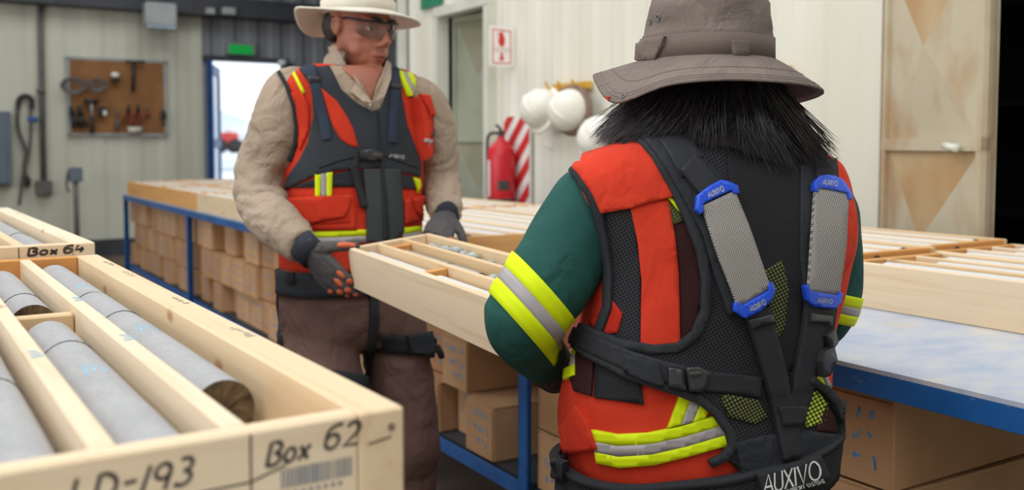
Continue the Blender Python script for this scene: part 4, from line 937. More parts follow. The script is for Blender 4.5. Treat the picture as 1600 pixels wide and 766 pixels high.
def hand_g(wrist, fdir, pnorm, thumb, curls, spread=.0, size=1.0, r=.0105, tcurl=.3):
    """palm and five fingers; fdir finger direction, pnorm out of the palm, thumb direction"""
    f = Vector(fdir).normalized(); p = Vector(pnorm); p = (p - f * p.dot(f)).normalized(); s_ = f.cross(p)
    th = Vector(thumb).normalized()
    if s_.dot(th) < 0: s_ = -s_          # s_ points to the thumb side
    w_ = Vector(wrist); k = size; gs = []; bones = []
    pl = .092 * k
    rings = []
    for t_, hw, ht in ((-.012, .027, .02), (.02, .034, .019), (.05, .041, .017), (.08, .043, .0145), (.1, .038, .011)):
        c = w_ + f * t_ * k; rings.append([c + s_ * (hw * k * math.cos(a)) + p * (ht * k * math.sin(a)) for a in [2 * math.pi * j / 16 for j in range(16)]])
    gs.append(loft(rings))
    for i, (off, ln) in enumerate(((.031, .072), (.0105, .08), (-.0105, .075), (-.031, .06))):
        b = w_ + f * pl * (1 - .08 * abs(i - 1)) + s_ * off * k; pts = [b - f * .02 * k, b]; ang = 0; cu = curls[i]; d_ = f
        for sg, fr in enumerate((.45, .3, .25)):
            ang += cu[sg]; d_ = (f * math.cos(ang) + p * math.sin(ang) + s_ * spread * (1.5 - i) * .12).normalized(); pts.append(pts[-1] + d_ * ln * fr * k)
        gs.append(tube(pts, [r * 1.05 * k, r * 1.08 * k, r * k, r * .93 * k, r * .8 * k], 10, 3)); gs.append(ell(pts[-1], (r * .82 * k,) * 3, None, 10, 6)); bones.append(pts)
    b = w_ + f * .022 * k + s_ * .026 * k; t1 = (th * .7 + s_ * .5 + f * .2).normalized(); t2 = th
    pts = [b, b + t1 * .032 * k, b + t1 * .032 * k + t2 * .03 * k, b + t1 * .032 * k + (t2 * .054 + p * .01 * tcurl) * k]
    gs.append(tube(pts, [r * 1.5 * k, r * 1.3 * k, r * 1.15 * k, r * .95 * k], 10, 3)); gs.append(ell(pts[-1], (r * .95 * k,) * 3, None, 10, 6)); bones.append(pts)
    return gs, bones, (f, p, s_)
def folds(p, seed=0):
    return .003 * nz(p, 9, seed) + .0016 * nz(p, 24, seed + 3)
def text_on(name, text, quad, bvh, mat, parent, off=.006, wt=(.03, .09), d=2, gap=.22):
    q = quadmap(quad); st = letters(text, gap)
    def fm(u, v):
        x, y = q(u, v); h, n_ = hit(bvh, x, y, d); return tuple(h + n_ * off)
    return lettering(name, st, fm, mat, parent, wt[0], wt[1])
# ================================================================== the man
DM = 2.65; FM = Vector((.174, -.985, 0)); LM = Vector((.985, .174, 0))
mb = P(552, 430, DM); man = thing('person', 'man in tan hat and red vest facing us, holding the box end', 'person', (mb.x, mb.y, 0), 'people carrying the core box')
vrows = [(557, 106, 74, .084), (557, 114, 92, .095), (555, 130, 111, .108), (554, 152, 116, .116), (557, 178, 110, .12), (558, 205, 105, .125), (556, 232, 105, .13), (553, 265, 107, .132), (552, 320, 106, .136), (551, 370, 107, .138), (550, 414, 106, .136)]
srows = [(558, 107, 66, .08), (558, 115, 86, .088), (555, 140, 108, .1), (553, 200, 104, .112), (552, 300, 100, .12), (550, 420, 100, .124)]
RS, RE, RW = P(450, 150, 2.545), P(405, 296, 2.53), P(466, 374, 2.36)
arm_r = tube([P(468, 140, 2.62), RS, P(425, 215, 2.525), P(405, 268, 2.53), P(408, 315, 2.5), P(434, 350, 2.43), P(474, 386, 2.35)], [.06, .07, .068, .063, .063, .059, .043], 22, 5)
LS, LE_, LWr = P(662, 160, 2.72), P(688, 280, 2.80), P(698, 338, 2.62)
arm_l = tube([P(640, 150, 2.7), LS, P(680, 215, 2.77), P(684, 272, 2.81), P(692, 305, 2.76), P(697, 335, 2.64)], [.058, .064, .064, .06, .056, .043], 22, 5)
shirt_me = fuse('shirt', [arm_r, arm_l, torso(srows, DM, LM, FM)], .0075, 5)
def shirt_fold(p):
    a = 0
    for c, ax, s_ in ((RE, (P(466, 374, 2.36) - RS), 1.0), (P(690, 290, 2.78), LWr - LS, .8)):
        dist = (p - c).length; wgt = math.exp(-(dist / .15) ** 2); t_ = (p - c).dot(ax.normalized())
        a += s_ * wgt * (0.02 * (abs(math.sin(t_ * 62 + 5 * nz(p, 11, 2))) - .5) * (.7 + .8 * nz(p, 9, 7)) + .005 * nz(p, 22, 4))
    for c in (RW, LWr):
        a += math.exp(-((p - c).length / .07) ** 2) * .004 * math.sin((p - c).length * 240 + 3 * nz(p, 16, 1))
    return a + .004 * nz(p, 7, 5) + .002 * nz(p, 20, 1)
displace(shirt_me, shirt_fold)
MH = frame(P(563, 42, 2.645), Vector((.33, -.93, -.20)))
body_me = fuse('body', head_g(MH, 1.0, 1.08) + [tube([MH @ Vector((0, -.03, -.1)), MH @ Vector((0, -.045, -.2)), P(556, 150, DM)], [.059, .06, .062], 18), torso([(r[0], r[1], r[2] * .88, r[3] * .86) for r in srows], DM, LM, FM),
    tube([P(468, 140, 2.62), RE, RW], [.045, .042, .026], 14), tube([P(640, 150, 2.7), P(690, 285, 2.8), LWr], [.045, .042, .026], 14),
    tube([P(506, 470, 2.6), P(501, 540, 2.57), P(518, 640, 2.52), Vector((P(518, 640, 2.52).x, P(518, 640, 2.52).y + .04, .08))], [.075, .072, .055, .04], 16), tube([P(605, 470, 2.7), P(622, 560, 2.68), P(640, 690, 2.66), Vector((P(640, 690, 2.66).x, P(640, 690, 2.66).y + .04, .08))], [.075, .068, .055, .04], 16), torso([(550, 400, 90, .11), (551, 500, 92, .12)], DM, LM, FM)], .0045, 4)
body = link('body', body_me, 'skin', man)
for sx in (1, -1):
    ey = obj('eye', xf(ell((sx * .03, .068, .004), (.0125, .0125, .011)), MH), 'eye_white', body, True)
    obj('eyelid', xf(ell((sx * .03, .0685, .0068), (.0134, .0134, .0098)), MH), 'skin', body, True)
    obj('brow', xf(tube([(sx * .012, .096, .026), (sx * .032, .094, .031), (sx * .052, .08, .025)], [.004, .005, .003], 8), MH), 'hair_dark', body, True)
obj('iris', xf(cat([ell((.031, .0795, .002), (.0055, .002, .0055)), ell((-.029, .0795, .002), (.0055, .002, .0055))]), MH), 'eye_dark', body, True)
obj('lips', xf(cat([tube([(-.024, .09, -.070), (-.008, .101, -.0655), (.008, .101, -.0655), (.024, .09, -.070)], [.002, .0042, .0042, .002], 8), tube([(-.022, .09, -.0715), (0, .0995, -.076), (.022, .09, -.0715)], [.002, .0048, .002], 8)]), MH), 'lip', body, True)
hair_ = []
for sx in (1, -1):
    hair_.append(xf(ell((sx * .056, -.052, .0), (.016, .036, .045)), MH))
hair_.append(xf(ell((0, -.085, -.01), (.06, .03, .05)), MH))
tag(obj('short_hair', cat(hair_), 'hair_dark', man, True), 'short dark hair under the hat')
shirt = tag(link('shirt', shirt_me, 'tan_shirt', man), 'tan long-sleeved work shirt')
# collar
Mn = MH.copy(); cn = P(558, 108, DM)
def collar_pts(r, h, a0=-212, a1=32, n=26, dz=0):
    out = []
    for j in range(n + 1):
        a = math.radians(a0 + (a1 - a0) * j / n); fr = max(0, math.sin(a + math.pi / 2 * 0)) if False else 0
        fd = math.cos(a - math.radians(90))
        out.append(cn + LM * (r * math.cos(a)) + FM * (r * 1.05 * math.sin(a)) + Z3 * (h + dz - .035 * max(0, math.sin(a)) ** 2))
    return out
cr_ = [collar_pts(.078, -.01), collar_pts(.07, .045), collar_pts(.072, .05), collar_pts(.088, .03), collar_pts(.096, -.012)]
co = obj('collar', loft(cr_, False, False), 'tan_shirt', shirt, True)
vest_me = fuse('vest', [torso(vrows, DM, LM, FM)], .006, 4)
displace(vest_me, lambda p: .003 * nz(p, 8, 1) + .0015 * nz(p, 22, 2))
vest = tag(link('vest', vest_me, 'vest_red', man), 'red safety vest with lime bands under a black harness')
VB = bvh_of(vest_me)
vest_me.materials.append(MATS['neoprene']); vest_me.materials.append(MATS['skin']); vc = P(557, 106, DM); zt_ = P(557, 116, DM).z
for pl in vest_me.polygons:
    if pl.center.z > zt_ and (pl.center - vc).xy.length < .125: pl.material_index = 2 if (pl.center - vc).dot(FM) > .01 and abs((pl.center - vc).dot(LM)) < .07 else 1
def mp(name, poly, mat, off=.001, th=.003, parent=None, curve=False, step=6, bv=None): return patch(name, poly, bv or VB, mat, parent or vest, off, th, step, curve, DM)
mp('shirt_front', [(506, 97), (530, 142), (556, 166), (580, 180), (596, 170), (603, 152), (608, 98), (590, 95), (545, 94)], 'tan_shirt', .001, .002)
mp('shirt_placket', strip([(574, 132), (577, 172)], 10), 'tan_shirt', .003, .002)
NB = bvh_of(vest_me, body_me)
obj('collar_point', cat([loft([[p + FM * k * .004 + Z3 * .0 for p in pp] for k in (0, 1)], True) for pp in [[P(512, 74, 2.60), P(522, 70, 2.585), P(541, 104, 2.54), P(566, 134, 2.505), P(580, 160, 2.50), P(566, 158, 2.50), P(540, 138, 2.52), P(524, 108, 2.56)]]]), 'tan_shirt', shirt)
obj('collar_point', loft([[p + FM * k * .004 for p in [P(604, 94, 2.60), P(610, 100, 2.60), P(610, 122, 2.565), P(600, 150, 2.53), P(582, 160, 2.505), P(588, 136, 2.515), P(598, 112, 2.56)]] for k in (0, 1)], True), 'tan_shirt', shirt)
mp('neck_opening', [(526, 95), (534, 108), (546, 121), (566, 139), (579, 158), (588, 138), (598, 112), (602, 97), (570, 94)], 'skin', .004, .002)
mp('button', strip([(577, 163), (577, 166)], 3), 'logo_white', .006, .001)
# harness
har = tag(mp('chest_harness', [(497, 90), (509, 96), (532, 141), (556, 162), (579, 175), (592, 170), (600, 158), (604, 110), (619, 106), (626, 154), (634, 197), (647, 232), (655, 258), (655, 276), (620, 268), (587, 262), (547, 264), (520, 268), (490, 275), (466, 287), (447, 297), (450, 280), (470, 250), (483, 222), (490, 180), (486, 135), (470, 112), (478, 94)], 'neoprene', .004, .004), 'black chest harness with buckle and straps')
mp('red_window', [(500, 138), (524, 158), (540, 182), (550, 202), (558, 231), (545, 228), (531, 219), (518, 196), (508, 165)], 'vest_red', .0085, .0015, vest)
mp('shoulder_pad', [(452, 99), (468, 92), (488, 91), (495, 112), (498, 124), (484, 130), (474, 118), (466, 108)], 'strap_blue_black', .009, .006, vest)
mp('strap', strip([(489, 126), (498, 158), (506, 190), (511, 219)], [15, 15, 15, 15]), 'strap_blue_black', .009, .003, vest)
mp('strap', strip([(612, 104), (614, 140), (612, 185), (610, 224)], 15), 'strap_blue_black', .009, .003, vest)
mp('strap_slide', [(481, 124), (499, 122), (500, 130), (483, 133)], 'black_plastic', .012, .003, vest); mp('strap_slide', [(606, 132), (623, 133), (623, 141), (606, 140)], 'black_plastic', .012, .003, vest)
mp('buckle', [(559, 236), (574, 233), (592, 237), (593, 248), (576, 251), (560, 248)], 'black_plastic', .01, .008, vest)
mp('buckle_slot', [(577, 239), (589, 240), (589, 246), (577, 247)], 'strap_dark', .018, .001, vest)
mp('loose_strap', strip([(559, 240), (551, 262), (558, 290), (567, 325)], [9, 11, 10, 10]), 'black_web', .009, .003, vest)
mp('chest_strap', strip([(498, 262), (530, 250), (560, 243), (600, 243), (650, 262)], 4), 'black_web', .0085, .001, vest)
text_on('logo', 'AUXIVO', [(605, 240), (628, 243), (628, 248), (605, 246)], VB, 'print_grey', vest, .0095, (.022, .12), DM)
mp('lower_mesh', [(447, 297), (466, 289), (495, 278), (547, 266), (600, 265), (655, 279), (655, 296), (560, 292), (450, 294)], 'black_cloth', .001, .003)
mp('zip_panel', [(566, 264), (622, 264), (626, 310), (628, 362), (612, 378), (572, 378), (570, 320)], 'zip_panel', .006, .004)
mp('zip', strip([(588, 176), (592, 236), (598, 320), (600, 376)], [2, 2, 8, 9]), 'trim_black', .011, .002)
for k_, m_ in ((0, 'lime'), (9, 'silver_band'), (17, 'lime')): mp('reflective_tab', [(493 + k_, 272 - k_ * .12), (502 + k_, 271 - k_ * .12), (501 + k_, 309), (493 + k_, 308)], m_, .006, .002)
mp('pocket', [(452, 312), (551, 308), (556, 360), (454, 362)], 'vest_red', .002, .006); mp('pocket_flap', [(452, 309), (549, 305), (545, 322), (537, 339), (510, 344), (484, 351), (462, 338), (453, 326)], 'vest_red', .009, .006)
mp('pocket_seam', strip([(470, 345), (500, 350), (545, 346)], 2), 'vest_red_dark', .009, .001)
mp('pocket', [(629, 312), (657, 308), (658, 345), (630, 350)], 'vest_red', .002, .006); mp('pocket_flap', [(639, 310), (657, 306), (661, 330), (652, 340), (645, 330)], 'vest_red', .009, .005)
mp('lime_band', [(448, 362), (571, 359), (571, 369), (449, 373)], 'lime', .004, .002); mp('silver_band', [(449, 373), (571, 369), (571, 379), (449, 383)], 'silver_band', .004, .002)
mp('lime_band', [(627, 356), (656, 353), (656, 362), (627, 366)], 'lime', .004, .002); mp('silver_band', [(627, 366), (656, 362), (656, 371), (627, 375)], 'silver_band', .004, .002)
mp('lime_tab', [(643, 277), (653, 280), (655, 290), (651, 302), (647, 290)], 'lime', .006, .002)
for k_, m_ in ((0, 'lime'), (8, 'silver_band'), (15, 'lime')): mp('shoulder_band', [(619 + k_, 110 + k_ * .25), (628 + k_, 113 + k_ * .2), (645 + k_, 151), (635 + k_, 151)], m_, .004, .002)
mp('lime_piping', strip([(452, 105), (463, 122), (475, 146)], 5), 'lime', .003, .003)
mp('armhole_trim', strip([(436, 114), (449, 136), (459, 165), (463, 195), (462, 225), (453, 252)], 6), 'trim_black', .002, .005, bv=bvh_of(vest_me, shirt_me))
mp('chest_panel', [(456, 145), (474, 147), (484, 168), (483, 205), (470, 235), (462, 200)], 'vest_red', .002, .004)
mp('radio_pocket', [(641, 154), (678, 159), (679, 200), (676, 245), (662, 250), (652, 244), (648, 198)], 'vest_red', .004, .028); mp('pocket_flap', [(640, 151), (660, 153), (680, 160), (680, 184), (656, 181), (651, 170)], 'vest_red', .032, .006)
mp('pocket_print', [(649, 217), (673, 223), (672, 229), (649, 223)], 'silver_band', .0325, .001)
mp('pen_loop', strip([(660, 211), (671, 213)], 3), 'strap_dark', .033, .002)
# trousers
trows = [(550, 408, 103, .128), (550, 440, 104, .132), (550, 475, 107, .138), (553, 512, 105, .135), (556, 535, 80, .11)]
kr, kl = P(518, 640, 2.52), P(640, 690, 2.66)
leg_r = tube([P(506, 470, 2.6), P(501, 540, 2.57), kr, Vector((kr.x - .01, kr.y + .03, .42)), Vector((kr.x - .01, kr.y + .05, .09))], [.1, .1, .09, .08, .075], 24, 5)
leg_l = tube([P(605, 470, 2.7), P(622, 560, 2.68), kl, Vector((kl.x + .01, kl.y + .03, .4)), Vector((kl.x + .015, kl.y + .05, .09))], [.1, .092, .088, .082, .078], 24, 5)
tr_me = fuse('trousers', [torso(trows, DM, LM, FM), leg_r, leg_l], .008, 6)
displace(tr_me, lambda p: .007 * nz(Vector((p.x, p.y, p.z * .5)), 9, 2) + .004 * nz(p, 18, 9) + (.006 * math.sin(p.z * 70 + 4 * nz(p, 7)) * max(0, nz(p, 6, 6)) if p.z < .75 else 0))
trs = tag(link('trousers', tr_me, 'brown_trousers', man), 'brown work trousers'); TB = bvh_of(tr_me); TV = bvh_of(tr_me, vest_me)
bc = P(550, 433, DM)
tag(wrap_band('hip_belt', bc - Z3 * .03, bc + Z3 * .032, TV, 'neoprene', man, .006, .006, 72, 4, .35, ref=LM), 'black padded hip belt')
patch('belt_tab', [(455, 424), (466, 425), (466, 443), (455, 442)], TV, 'black_web', man, .014, .004, 6, False, DM)
patch('leg_strap', strip([(583, 458), (584, 500), (580, 545), (576, 575), (573, 598)], 13), TB, 'black_web', man, .003, .004, 6, False, DM)
lt = P(622, 540, 2.68)
wrap_band('thigh_strap', P(623, 556, 2.68), P(625, 528, 2.69), TB, 'black_web', man, .005, .008, 40, 3, .16, .09, ref=LM)
patch('thigh_pad', [(632, 524), (672, 518), (684, 526), (686, 548), (660, 558), (640, 552)], TB, 'neoprene', man, .012, .012, 6, False, DM)
obj('strap_end', tube([P(682, 540, 2.62), P(688, 552, 2.62), P(690, 560, 2.63)], [.009, .01, .008], 8, flat=.4), 'black_web', man, True)
wrap_band('knee_strap', P(513, 606, 2.54), P(515, 586, 2.55), TB, 'neoprene', man, .004, .008, 40, 3, .16, .09, ref=LM)
obj('side_tube', tube([P(440, 438, 2.62), P(434, 470, 2.6), P(438, 505, 2.6), P(436, 535, 2.6), P(442, 560, 2.6)], .006, 8), 'black_web', man, True)
obj('side_clip', ell(P(440, 525, 2.6), (.012, .02, .03)), 'black_plastic', man, True)
for kk in (leg_r, leg_l):
    a_ = Vector(kk[0][-1]); g = [ell((a_.x + FM.x * .05, a_.y + FM.y * .05, .05), (.055, .14, .05), Matrix.Rotation(.17, 3, 'Z')), cylg((a_.x, a_.y, .03), (a_.x, a_.y, .2), .055, .06)]
    me = fuse('boot', g, .01, 4)
    for v_ in me.vertices: v_.co.z = max(v_.co.z, .0)
    link('boot', me, 'boot', man)
# gloves
def glove(wrist, fdir, pn, th, curls, pads, par, mats=('glove_grey', 'glove_dark', 'glove_orange'), cuff=None, sz=1.08, spread=0):
    gs, bones, (f, p, s_) = hand_g(wrist, fdir, pn, th, curls, spread, sz)
    me = fuse('glove', gs, .0032, 3); o = link('glove', me, mats[0], par)
    if cuff is not None: obj('cuff', tube([cuff[0], cuff[1]], [.04, .038], 20, 1, .85), mats[1], o, True)
    for bi, j, s2 in pads:
        a, b = bones[bi][j], bones[bi][j + 1]; c = (a + b) / 2 - p * .0095 * sz; ln = (b - a)
        y = ln.normalized(); x = y.cross(p).normalized(); Rm = Matrix((x, y, x.cross(y))).transposed()
        obj('knuckle_pad', ell(c, (.0065 * s2, ln.length * .42, .004), Rm, 10, 6), mats[2], o, True)
    return o, bones
fr_ = RGT * .64 - UPV * .76 - FWD * .06
g1, b1 = glove(P(481, 387, 2.335), fr_, FWD * .75 + RGT * .6, RGT * 1.0 + UPV * .04 - FWD * .05, [(.15, .35, .3), (.12, .35, .3), (.12, .4, .3), (.15, .4, .35)], [(0, 2, 1.5), (1, 2, 1.5), (2, 2, 1.5), (3, 2, 1.3), (1, 3, 1.1), (2, 3, 1.1), (0, 1, 1.2), (1, 1, 1.2)], man, cuff=(P(466, 376, 2.36), P(490, 400, 2.33)), spread=.05, sz=1.04)
obj('thumb_pad', tube([b1[4][1].lerp(b1[4][2], .5) - FWD * .011 + UPV * .004, b1[4][2] - FWD * .011 + UPV * .004, b1[4][3] - FWD * .009 + UPV * .002], [.005, .007, .004], 8), 'glove_orange', g1, True)
g2, b2 = glove(P(699, 336, 2.62), -UPV * .55 - FWD * .75 - RGT * .22, -RGT * .25 - UPV * .75 + FWD * .5, RGT * .3 - UPV * .8 - FWD * .4, [(.6, 1.0, .7), (.6, 1.0, .7), (.6, 1.0, .7), (.65, 1.0, .7)], [(0, 1, 2.2), (1, 1, 2.2), (2, 1, 2.0)], man, cuff=(P(697, 328, 2.68), P(699, 340, 2.61)), sz=.98)
# glasses
gl = thing('x', None, None) if False else None
def gp(x, y, z): return MH @ Vector((x, y, z))
arcp = [(-.074, .02, .012), (-.068, .065, .012), (-.045, .098, .014), (-.015, .112, .014), (.015, .112, .014), (.045, .098, .014), (.068, .065, .012), (.074, .02, .012)]
fo = tag(obj('safety_glasses', cat([tube([gp(x, y, z + .008) for x, y, z in arcp], .0032, 8), tube([gp(-.074, .02, .018), gp(-.079, -.03, .016)], .003, 6, 1), tube([gp(.074, .02, .018), gp(.079, -.03, .016)], .003, 6, 1)]), 'glasses_frame', man, True), 'clear safety glasses with dark top bar')
for sx in (1, -1):
    pts = [(sx * .008, .112), (sx * .022, .110), (sx * .04, .101), (sx * .056, .084), (sx * .067, .062)]
    top = [gp(x, y, .022) for x, y in pts]; bot = [gp(x, y - .004, -.022 + (.010 if i == 0 else 0) + (.008 if i == 4 else 0)) for i, (x, y) in enumerate(pts)]
    inn = [gp(x * .985, y - .002, .022) for x, y in pts]; inb = [gp(x * .985, y - .006, -.022 + (.010 if i == 0 else 0) + (.008 if i == 4 else 0)) for i, (x, y) in enumerate(pts)]
    V = top + bot + inb + inn; n5 = 5; Fs = []
    for r_a in range(4):
        for i in range(4): Fs.append((r_a * 5 + i, r_a * 5 + i + 1, ((r_a + 1) % 4) * 5 + i + 1, ((r_a + 1) % 4) * 5 + i))
    Fs += [(0, 5, 10, 15), (4, 19, 14, 9)]
    obj('lens', (V, Fs), 'lens', fo, True)
# hat
def brim_hat(name, c, rin, rx, ry, zedge, base_z, crown, yawd, mats, root, th=.004, nseg=72, sag=1.0):
    """zedge: list of (angle deg, z) around; crown: list of (scale, z)"""
    u = RGT.copy(); v_ = Vector((FWD.x, FWD.y, 0)).normalized()
    an = [a for a, z in zedge]; zz = [z for a, z in zedge]; A_ = np.array([an[-1] - 360] + an + [an[0] + 360]); Zz = np.array([zz[-1]] + zz + [zz[0]])
    def ze(a):
        k = 0; ws = 0; s0_ = 0
        x = np.interp([a - 12, a - 6, a, a + 6, a + 12], A_, Zz); return float(np.dot(x, [.1, .22, .36, .22, .1]))
    up_, dn_ = [], []
    for i in range(9):
        f = i / 8; ru, rd = [], []
        for k in range(nseg):
            a = 360 * k / nseg; ar = math.radians(a); e = ze(a); R_ = 1.0
            x = (rin[0] + (rx - rin[0]) * f) * math.cos(ar); y = (rin[1] + (ry - rin[1]) * f) * math.sin(ar)
            z = base_z + (e - base_z) * (f ** 1.15)
            p = Vector((c.x, c.y, 0)) + u * x + v_ * y; ru.append(Vector((p.x, p.y, z + th / 2))); rd.append(Vector((p.x, p.y, z - th / 2)))
        up_.append(ru); dn_.append(rd)
    rings = up_ + dn_[::-1]
    V, Fs = loft(rings + [rings[0]], False)
    hat = obj(name, (V, Fs), mats[0], root, True)
    cr2 = []
    for sx, sy, z in crown:
        cr2.append([Vector((c.x, c.y, 0)) + u * (rin[0] * sx * math.cos(2 * math.pi * k / nseg)) + v_ * (rin[1] * sy * math.sin(2 * math.pi * k / nseg)) + Z3 * z for k in range(nseg)])
    return hat, cr2, (u, v_, ze)
hc = P(560, 30, 2.66)
zs = lambda py, d: HC + (230 - py) * d / F_PX
hat, cr2, _ = brim_hat('hat', hc, (.101, .112), .173, .178, [(0, zs(37, 2.66)), (45, zs(44, 2.78)), (90, zs(48, 2.84)), (125, zs(56, 2.8)), (150, zs(59, 2.75)), (170, zs(44, 2.69)), (184, zs(26, 2.65)), (205, zs(11, 2.58)), (230, zs(12, 2.52)), (270, zs(17, 2.48)), (315, zs(24, 2.54))], zs(20, 2.64), [(1.0, 1.0, zs(21, 2.64)), (.99, .99, zs(8, 2.64)), (.97, .97, zs(-8, 2.64)), (.95, .95, zs(-30, 2.64)), (.86, .86, zs(-48, 2.64)), (.6, .6, zs(-58, 2.64)), (.15, .15, zs(-61, 2.64))], 0, ('hat_cream',), man, .005)
tag(hat, 'cream wide-brimmed sun hat')
obj('crown', loft(cr2), 'hat_cream', hat, True)
obj('hat_band', loft([[p * 1.0 for p in [hc.xy.to_3d() + (q - hc.xy.to_3d()) * 1.0 for q in r]] for r in []] or [[Vector((hc.x + (p.x - hc.x) * s_, hc.y + (p.y - hc.y) * s_, z)) for p in cr2[0]] for s_, z in ((1.0, zs(22, 2.64)), (1.02, zs(22, 2.64)), (1.02, zs(3, 2.64)), (.99, zs(2, 2.64)))], False), 'hat_cream', hat, True)
# ================================================================== the woman
DW = 1.5; FWm = Vector((.139, .990, 0)); LWm = Vector((-.990, .139, 0))
wb = P(1095, 600, DW); wom = thing('person', 'woman in grey bucket hat, red vest and back harness, seen from behind', 'person', (wb.x, wb.y, 0), 'people carrying the core box')
wrows = [(1130, 190, 52, .058), (1128, 212, 80, .07), (1122, 230, 140, .092), (1116, 247, 186, .106), (1113, 268, 206, .116), (1117, 310, 211, .125), (1128, 360, 204, .13), (1128, 420, 194, .13), (1116, 480, 191, .13), (1104, 530, 190, .132), (1092, 580, 196, .137), (1087, 640, 199, .142), (1088, 690, 196, .143), (1090, 730, 190, .14), (1090, 770, 190, .14), (1092, 820, 186, .138)]
wvest_me = fuse('vest', [torso(wrows, DW, LWm, FWm)], .006, 4)
displace(wvest_me, lambda p: .0035 * nz(p, 7, 11) + .002 * nz(p, 19, 12) + (.006 * nz(Vector((p.x, p.y, p.z * .4)), 12, 3) if p.z < .95 else 0))
irows = [(r[0], r[1], r[2] * .9, r[3] * .88) for r in wrows]
LA = [P(955, 300, 1.47), P(925, 325, 1.45), P(890, 385, 1.43), P(850, 448, 1.415), P(818, 500, 1.42), P(823, 527, 1.46), P(848, 560, 1.54), P(872, 582, 1.61)]
arm_lw = tube(LA, [.058, .066, .068, .066, .061, .052, .042, .036], 24, 5)
RA = [P(1275, 310, 1.56), P(1288, 340, 1.58), P(1296, 410, 1.61), P(1296, 478, 1.63), P(1270, 510, 1.70), P(1200, 530, 1.78)]
arm_rw = tube(RA, [.052, .056, .054, .05, .045, .038], 24, 5)
wshirt_me = fuse('shirt', [arm_lw, arm_rw, torso(irows[1:-1], DW, LWm, FWm)], .007, 5)
el_ = P(824, 530, 1.43)
def wfold(p):
    wgt = math.exp(-((p - el_).length / .11) ** 2); ax = (LA[4] - LA[1]).normalized(); t_ = (p - el_).dot(ax)
    return wgt * .004 * math.sin(t_ * 130 + 6 * nz(p, 9, 1)) * (.4 + nz(p, 10, 4)) + .005 * nz(p, 8, 21) + .002 * nz(p, 22, 4)
displace(wshirt_me, wfold)
hw_ = P(1108, 105, DW); MW = frame(Vector((hw_.x, hw_.y, HC + .135)) + FWm * .01, FWm * 1 + Z3 * -.25)
lk = lambda px, z: Vector((P(px, 700, DW).x, P(px, 700, DW).y, z))
wbody_me = fuse('body', head_g(MW, .92, .95) + [tube([MW @ Vector((0, -.04, -.15)), P(1125, 260, DW)], [.052, .056], 16, 1), torso([(r[0], r[1], r[2] * .84, r[3] * .8) for r in wrows], DW, LWm, FWm), tube(LA, [.04, .045, .045, .043, .04, .036, .03, .024], 14), tube(RA, [.04, .042, .04, .038, .032, .024], 14),
    tube([lk(1030, .75), lk(1030, .45), lk(1030, .06)], [.085, .058, .042], 16), tube([lk(1150, .75), lk(1150, .45), lk(1150, .06)], [.085, .058, .042], 16), tube([P(1090, 760, DW), lk(1090, .72)], [.12, .11], 20, 1)], .006, 4)
wbody = link('body', wbody_me, 'skin', wom)
wshirt = tag(link('shirt', wshirt_me, 'green_shirt', wom), 'green work shirt with lime and silver sleeve bands')
WS = bvh_of(wshirt_me)
wvest = tag(link('vest', wvest_me, 'vest_red', wom), 'red and black vest under an exoskeleton harness')
WB = bvh_of(wvest_me)
tr = fuse('trousers', [tube([lk(1030, .86), lk(1030, .45), lk(1030, .08)], [.11, .085, .08], 22), tube([lk(1150, .86), lk(1150, .45), lk(1150, .08)], [.11, .085, .08], 22), tube([lk(1090, .84), lk(1090, .74)], [.16, .14], 24, 1, .75, ref=LWm)], .012, 6)
link('trousers', tr, 'black_cloth', wom)
for px in (1030, 1150):
    a_ = lk(px, 0); me = fuse('boot', [ell((a_.x + FWm.x * .05, a_.y + FWm.y * .05, .045), (.05, .125, .045)), cylg((a_.x, a_.y, .03), (a_.x, a_.y, .18), .05, .055)], .01, 4)
    for v_ in me.vertices: v_.co.z = max(v_.co.z, 0)
    link('boot', me, 'boot', wom)
# sleeve bands
def axis_at(path, f):
    q = catmull([tuple(p) for p in path], 20); i = f * (len(q) - 1); k = int(i); k = min(k, len(q) - 2); return Vector(q[k]).lerp(Vector(q[k + 1]), i - k)
def sleeve(path, f0, f1, bv):
    c0, c1 = axis_at(path, f0), axis_at(path, f1)
    for a, b, m_ in ((0, .36, 'lime'), (.36, .64, 'silver_band'), (.64, 1, 'lime')):
        wrap_band('sleeve_band', c0.lerp(c1, a), c0.lerp(c1, b), bv, m_, wshirt, .0015, .002, 48, 3, .09, .06)
def sleeve2(c, ax, wd, bv):
    ax = ax.normalized(); c0, c1 = c - ax * wd / 2, c + ax * wd / 2
    for a, b, m_ in ((0, .36, 'lime'), (.36, .64, 'silver_band'), (.64, 1, 'lime')):
        wrap_band('sleeve_band', c0.lerp(c1, a), c0.lerp(c1, b), bv, m_, wshirt, .0015, .002, 56, 3, .11, .06)
sleeve2(P(833, 482, 1.415), -RGT * .74 - UPV * .66 - FWD * .1, .066, WS); sleeve2(P(1296, 478, 1.63), -RGT * .22 - UPV * .97, .05, WS)
def wp(name, poly, mat, off=.001, th=.003, curve=False, step=7, parent=None, sm=2): return patch(name, poly, WB, mat, parent or wvest, off, th, step, curve, DW, sm)
